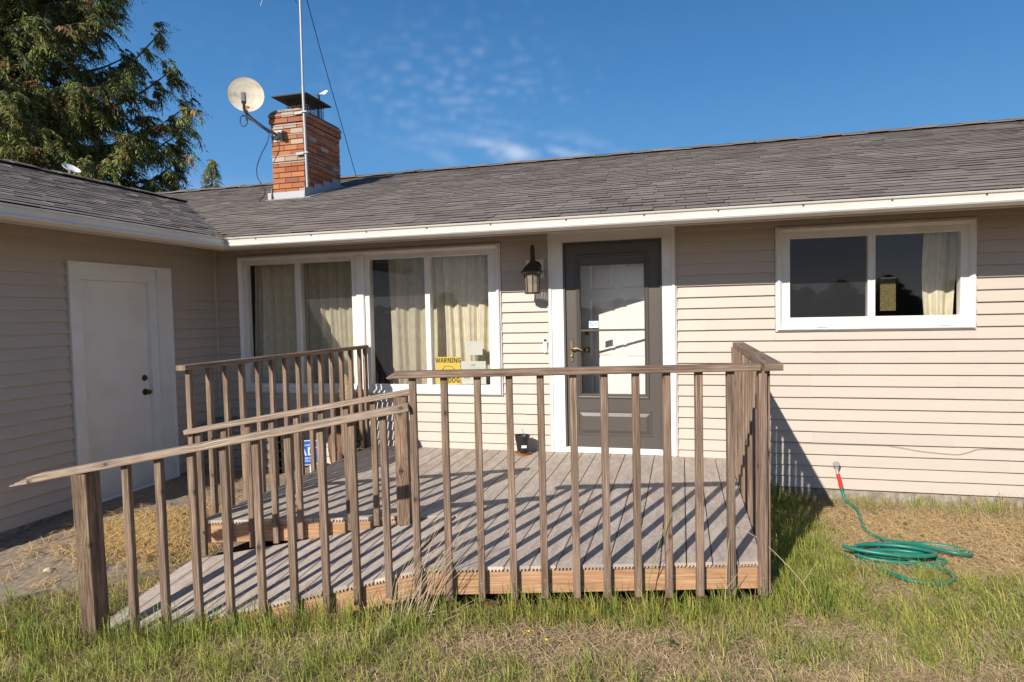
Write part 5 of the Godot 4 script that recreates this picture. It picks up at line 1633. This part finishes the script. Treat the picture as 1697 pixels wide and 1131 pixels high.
# a tuft of blades: each two bent segments
func tuft(sd: int, n: int, h0: float, h1: float, lean: float, wide: float, spread: float) -> ArrayMesh:
	var r := RandomNumberGenerator.new()
	r.seed = sd
	var m := MB.new()
	for i in n:
		var a := r.randf() * TAU
		var h := r.randf_range(h0, h1)
		var p := Vector3(r.randf_range(-1, 1) * spread, -0.01, r.randf_range(-1, 1) * spread)
		var d := Vector3(cos(a), 0, sin(a))
		var ln := lean * r.randf_range(0.2, 1.0)
		var w := Vector3(-sin(a + 0.6), 0, cos(a + 0.6)) * wide * r.randf_range(0.6, 1.2)
		var p1 := p + Vector3(0, h * 0.55, 0) + d * h * ln * 0.35
		var p2 := p1 + Vector3(0, h * 0.45 * (1.0 - ln * 0.8), 0) + d * h * ln * 0.75
		var f := r.randf_range(0.75, 1.25)
		var c0 := Color(f * 0.8, f * 0.8, f * 0.8)
		var c1 := Color(f, f, f)
		var nn := (d * 0.5 + Vector3(0, 0.9, 0)).normalized()
		m.face([p - w, p + w, p1 + w * 0.8, p1 - w * 0.8], [Vector2.ZERO, Vector2.RIGHT, Vector2.ONE, Vector2.DOWN], c0)
		m.face([p1 - w * 0.8, p1 + w * 0.8, p2], [Vector2.ZERO, Vector2.RIGHT, Vector2.ONE], c1)
	return m.mesh()

# loose strands lying about
func litter(sd: int, n: int, l0: float, l1: float, spread: float, high: float) -> ArrayMesh:
	var r := RandomNumberGenerator.new()
	r.seed = sd
	var m := MB.new()
	for i in n:
		var a := r.randf() * TAU
		var d := Vector3(cos(a), r.randf_range(-0.15, 0.2), sin(a))
		var l := r.randf_range(l0, l1)
		var p := Vector3(r.randf_range(-1, 1) * spread, r.randf_range(0.0, high), r.randf_range(-1, 1) * spread) - d * l * 0.5
		var w := Vector3(-sin(a), 0.3, cos(a)) * 0.0010 * r.randf_range(0.6, 1.6)
		var k := Vector3(0, r.randf_range(-0.1, 0.2) * l, 0)
		var f := r.randf_range(0.65, 1.3)
		var c := Color(f, f * r.randf_range(0.94, 1.0), f * r.randf_range(0.85, 1.0))
		m.face([p - w, p + w, p + d * l * 0.5 + k + w, p + d * l * 0.5 + k - w], [Vector2.ZERO, Vector2.RIGHT, Vector2.ONE, Vector2.DOWN], c)
		m.face([p + d * l * 0.5 + k - w, p + d * l * 0.5 + k + w, p + d * l], [Vector2.ZERO, Vector2.RIGHT, Vector2.ONE], c)
	return m.mesh()

func paving_x(z: float) -> float:
	# where the paving ends
	if z < 1.95: return 2.02
	if z < 3.10: return lerpf(2.02, 1.30, smoothstep(1.9, 3.2, z))
	return lerpf(1.30, 0.40, clampf((z - 3.1) / 0.65, 0, 1)) if z < 3.75 else 0.4 - (z - 3.75)

func under_deck(x: float, z: float, grow: float) -> bool:
	var nn := UN.x * x + UN.z * z
	return x > 1.86 and x < 5.60 + grow and nn < DF + 0.03 + grow and z > -0.2

func lawn() -> void:
	var pn := noise(101, 1.0, 3)
	var fn := noise(202, 1.0, 2)
	# how green and how tall, by place
	var green := func(x: float, z: float) -> float:
		var nn := UN.x * x + UN.z * z
		var g := 0.56 + 0.70 * pn.get_noise_2d(x * 0.85 + 4.0, z * 1.15) + 0.3 * fn.get_noise_2d(x * 3.0, z * 3.6)
		g += 0.55 * exp(-pow((nn - DF - 0.12) / 0.13, 2.0)) * (1.0 if x > 1.9 and x < 5.7 else 0.0)
		g -= 0.75 * exp(-pow((x - 4.25) / 0.42, 2.0) - pow((nn - DF - 0.34) / 0.16, 2.0))
		g -= 0.55 * exp(-pow((x - 5.05) / 0.38, 2.0) - pow((nn - DF - 0.36) / 0.16, 2.0))
		g += 0.65 * exp(-pow((x - 2.9) / 0.75, 2.0) - pow((nn - DF - 0.42) / 0.28, 2.0))
		g -= 0.8 * exp(-pow((x - 1.2) / 0.45, 2.0) - pow((z - 3.9) / 0.35, 2.0))
		g += 0.45 * exp(-pow((x - 1.25) / 0.3, 2.0) - pow((z - 3.42) / 0.18, 2.0))
		if x > 5.55 and z < 2.6:
			g += 0.75 * exp(-pow((x - 5.85) / 0.26, 2.0)) - 0.95 * smoothstep(6.05, 6.5, x) * (1.0 - smoothstep(1.5, 1.95, z)) + 0.35 * smoothstep(1.55, 1.9, z)
			g += 0.30 * exp(-pow((x - 7.5) / 0.5, 2.0) - pow(z / 0.25, 2.0))
		return clampf(g, 0.0, 1.0)
	var gx := [[], [], [], [], []]
	var gc := [[], [], [], [], []]
	var lx := [[], []]
	var lc := [[], []]
	var step := 0.027
	var z := 0.02
	while z < 5.6:
		var x := -0.6
		while x < 9.4:
			var px := x + rng.randf() * step
			var pz := z + rng.randf() * step
			x += step * (1.0 if pz < 4.2 else 1.6)
			if px < paving_x(pz) + 0.05 * fn.get_noise_2d(px * 9, pz * 9) or under_deck(px, pz, 0.0):
				continue
			if px < 1.9 and pz < 1.95:
				continue
			# out of the picture: the far right front and behind the camera stay thinner
			if pz > 4.4 and rng.randf() < 0.5:
				continue
			var g: float = green.call(px, pz)
			var nn := UN.x * px + UN.z * pz
			var y := ground_y(px, pz)
			var near_wall := exp(-pow(pz / 0.24, 2.0)) if px > 5.6 else 0.0
			var tall := 0.62 + 0.52 * g + 0.35 * fn.get_noise_2d(px * 1.7 + 9, pz * 1.7) + 0.95 * near_wall
			tall += 0.75 * exp(-pow((nn - DF - 0.09) / 0.10, 2.0)) if px < 5.6 else 0.0
			tall += 0.75 * exp(-pow((px - 5.78) / 0.16, 2.0)) if pz < 2.6 and px > 5.5 else 0.0
			var mown := smoothstep(6.05, 6.5, px) * (1.0 - smoothstep(1.5, 1.95, pz)) * smoothstep(0.2, 0.45, pz)
			tall *= 1.0 - 0.55 * mown
			if rng.randf() < lerpf(0.10, 0.95, g) * (1.0 - 0.82 * mown) + 0.45 * near_wall:
				var k := rng.randi() % 3
				var q := rng.randf()
				var c := Color(0.270, 0.310, 0.042)
				if q < 0.36: c = Color(0.400, 0.375, 0.070)
				elif q < 0.52: c = Color(0.165, 0.235, 0.036)
				elif q < 0.52 + 0.30 * (1.0 - g): c = Color(0.46, 0.37, 0.17)
				c *= rng.randf_range(0.8, 1.2)
				var s := tall * rng.randf_range(0.7, 1.25)
				if rng.randf() < 0.10: k = 4
				gx[k].append(Transform3D(Basis(Vector3.UP, rng.randf() * TAU).scaled(Vector3(1.0, s, 1.0)), Vector3(px, y, pz)))
				gc[k].append(c)
			if rng.randf() < lerpf(1.0, 0.45, g):
				var c := Color(0.62, 0.46, 0.27).lerp(Color(0.44, 0.31, 0.17), rng.randf()) * rng.randf_range(0.75, 1.2)
				if mown > 0.3: c = Color(0.62, 0.44, 0.22) * rng.randf_range(0.75, 1.2)
				if rng.randf() < 0.30 + 0.5 * near_wall:
					gx[3].append(Transform3D(Basis(Vector3.UP, rng.randf() * TAU).scaled(Vector3(1.0, 0.75 * tall * rng.randf_range(0.6, 1.2), 1.0)), Vector3(px, y, pz)))
					gc[3].append(c)
				else:
					var k := rng.randi() % 2
					lx[k].append(Transform3D(Basis(Vector3.UP, rng.randf() * TAU), Vector3(px, y + 0.004, pz)))
					lc[k].append(c)
		z += step * (1.0 if z < 4.2 else 1.6)
	var shapes := [tuft(1, 12, 0.035, 0.105, 1.0, 0.0016, 0.026), tuft(2, 10, 0.045, 0.150, 0.85, 0.0019, 0.026), tuft(3, 13, 0.025, 0.085, 1.25, 0.0015, 0.030), tuft(4, 11, 0.030, 0.120, 1.1, 0.0010, 0.030)]
	shapes.append(tuft(9, 6, 0.09, 0.20, 1.35, 0.0017, 0.02))
	for k in [0, 1, 2, 4]:
		tag(scatter("lawn_grass", shapes[k], M.grass, gx[k], gc[k]), "green grass of the rough lawn")
	tag(scatter("dry_grass", shapes[3], M.straw, gx[3], gc[3]), "standing dry grass of the rough lawn")
	var lit := [litter(5, 15, 0.05, 0.15, 0.035, 0.020), litter(6, 14, 0.07, 0.20, 0.040, 0.028)]
	for k in 2:
		tag(scatter("dry_thatch", lit[k], M.straw, lx[k], lc[k]), "dry thatch lying on the lawn")
	# small broad-leaved weeds among the grass
	var wm := MB.new()
	for k in 7:
		var a := k * 0.9 + 0.2 * sin(k * 3.0)
		leaf(wm, Vector3(0, 0.01 + 0.006 * k, 0), Vector3(cos(a), 0.35 + 0.12 * (k % 3), sin(a)).normalized(), 0.035 + 0.006 * (k % 4), Color.WHITE)
	var wx := []
	var wc := []
	for i in 700:
		var x := rng.randf_range(0.9, 9.0)
		var zz := rng.randf_range(0.2, 5.0)
		if under_deck(x, zz, 0.02) or x < paving_x(zz) + 0.05 or (x < 1.9 and zz < 1.95) or pn.get_noise_2d(x * 1.1 + 50.0, zz * 1.1) < 0.05:
			continue
		wx.append(Transform3D(Basis(Vector3.UP, rng.randf() * TAU).scaled(Vector3.ONE * rng.randf_range(0.35, 0.75)), Vector3(x, ground_y(x, zz) + 0.015, zz)))
		wc.append(Color(0.13, 0.19, 0.045) * rng.randf_range(0.7, 1.3))
	tag(scatter("lawn_weeds", wm.mesh(), M.grass, wx, wc), "small broad-leaved weeds in the lawn")
	# golden straw heaped on the paving at the foot of the ramp
	var sx := []
	var sc := []
	for i in 2700:
		var u := rng.randf()
		var x := 1.22 + rng.randfn(0.0, 0.30)
		var zz := 2.16 + rng.randfn(0.0, 0.27)
		if i % 15 == 0:
			x = rng.randf_range(0.25, 1.9)
			zz = rng.randf_range(0.5, 3.1)
		if x < 0.15 or x > 1.90 or zz > 3.05:
			continue
		if x > 1.84 and UN.x * x + UN.z * zz < DU + 0.02 and zz < 2.5:
			continue
		if x > 1.55 and zz < 2.45 and zz > 2.0:
			zz += 0.1
		var den := exp(-pow((x - 1.2) / 0.45, 2.0) - pow((zz - 2.1) / 0.38, 2.0))
		if i % 15 and rng.randf() > den + 0.15:
			continue
		var c := Color(0.78, 0.50, 0.16).lerp(Color(0.66, 0.47, 0.24), rng.randf()) * rng.randf_range(0.7, 1.2)
		if rng.randf() < 0.10: c = Color(0.10, 0.07, 0.04)
		sx.append(Transform3D(Basis(Vector3.UP, rng.randf() * TAU), Vector3(x, ground_y(x, zz) + 0.024 + 0.02 * den * rng.randf(), zz)))
		sc.append(c)
	tag(scatter("straw", lit[1], M.straw, sx, sc), "golden straw scattered on the paving")
	# clump of tall dead grass leaning through the front railing
	var cl := thing("dead_grass_clump", "tall clump of bleached dead grass leaning through the front railing by the ramp", "grass clump")
	var m := MB.new()
	for i in 100:
		var b := at(2.80 + rng.randfn(0, 0.085), DF + 0.10 + rng.randfn(0, 0.045), -0.03)
		var long := rng.randf() < 0.42
		var l := rng.randf_range(0.25, 0.66) if long else rng.randf_range(0.10, 0.28)
		var d := Vector3(rng.randfn(0.36 if long else 0.0, 0.13 if long else 0.5), 1.0 if long else 0.45, rng.randfn(-0.10, 0.10 if long else 0.4))
		var bend := Vector3(0.20, -0.10, -0.14) * l * rng.randf_range(0.2, 1.0)
		var f := rng.randf_range(0.7, 1.2)
		m.tube([b, b + d * l * 0.5, b + d * l + bend], 0.0021, 4, Color(0.56 * f, 0.44 * f, 0.28 * f), 0.0008)
	put("stalks", m, M.straw, cl)
	# single tall stems
	for q in [[4.05, 0.10, 0.60, 0.12, "thin green grass stem leaning across the front railing, right of the centre"], [4.47, 0.14, 0.42, 0.02, "upright dry stem close before the deck rim, near its right end"], [4.98, 0.14, 0.46, -0.30, "long pale dry stalk leaning at the right front corner of the deck"]]:
		var sg := thing("grass_stem", q[4], "grass stem", Vector3.ZERO, "single tall grass stems")
		m = MB.new()
		var b := at(q[0], DF + q[1], ground_y(q[0], 2.8))
		var c := Color(0.24, 0.25, 0.07) if q[3] > 0.1 else Color(0.44, 0.34, 0.20)
		m.tube(smooth([b, b + Vector3(q[3] * 0.3, q[2] * 0.4, -0.02), b + Vector3(q[3], q[2] * 0.85, -0.06), b + Vector3(q[3] * 1.6, q[2], -0.10)], 3), 0.003, 5, c, 0.0012)
		m.tube([b + Vector3(q[3] * 0.3, q[2] * 0.4, -0.02), b + Vector3(q[3] * 0.3 + 0.08, q[2] * 0.66, -0.04)], 0.0022, 4, c, 0.001)
		put("stem", m, M.straw, sg)
	# dandelions
	for q in [[1.62, 3.62, "yellow dandelion at the left in the dry grass by the paving"], [4.40, 3.18, "yellow dandelion left of its pair in the lawn before the deck"], [4.50, 3.24, "yellow dandelion nearest the picture's lower edge, right of its pair in the lawn"]]:
		var fl := thing("dandelion", q[2], "flower", Vector3(q[0], ground_y(q[0], q[1]), q[1]), "dandelions in the lawn")
		m = MB.new()
		m.tube([Vector3.ZERO, Vector3(0.004, 0.06, 0), Vector3(0.002, 0.10, 0.004)], 0.0014, 5, Color(0.2, 0.26, 0.08))
		put("stem", m, M.plain, fl)
		m = MB.new()
		for k in 22:
			var a := k * 2.4
			leaf(m, Vector3(0.002, 0.10, 0.004), Vector3(cos(a), 0.25 + 0.05 * (k % 7), sin(a)).normalized(), 0.013, Color(0.75, 0.47, 0.01))
		put("petals", m, M.plain, fl)
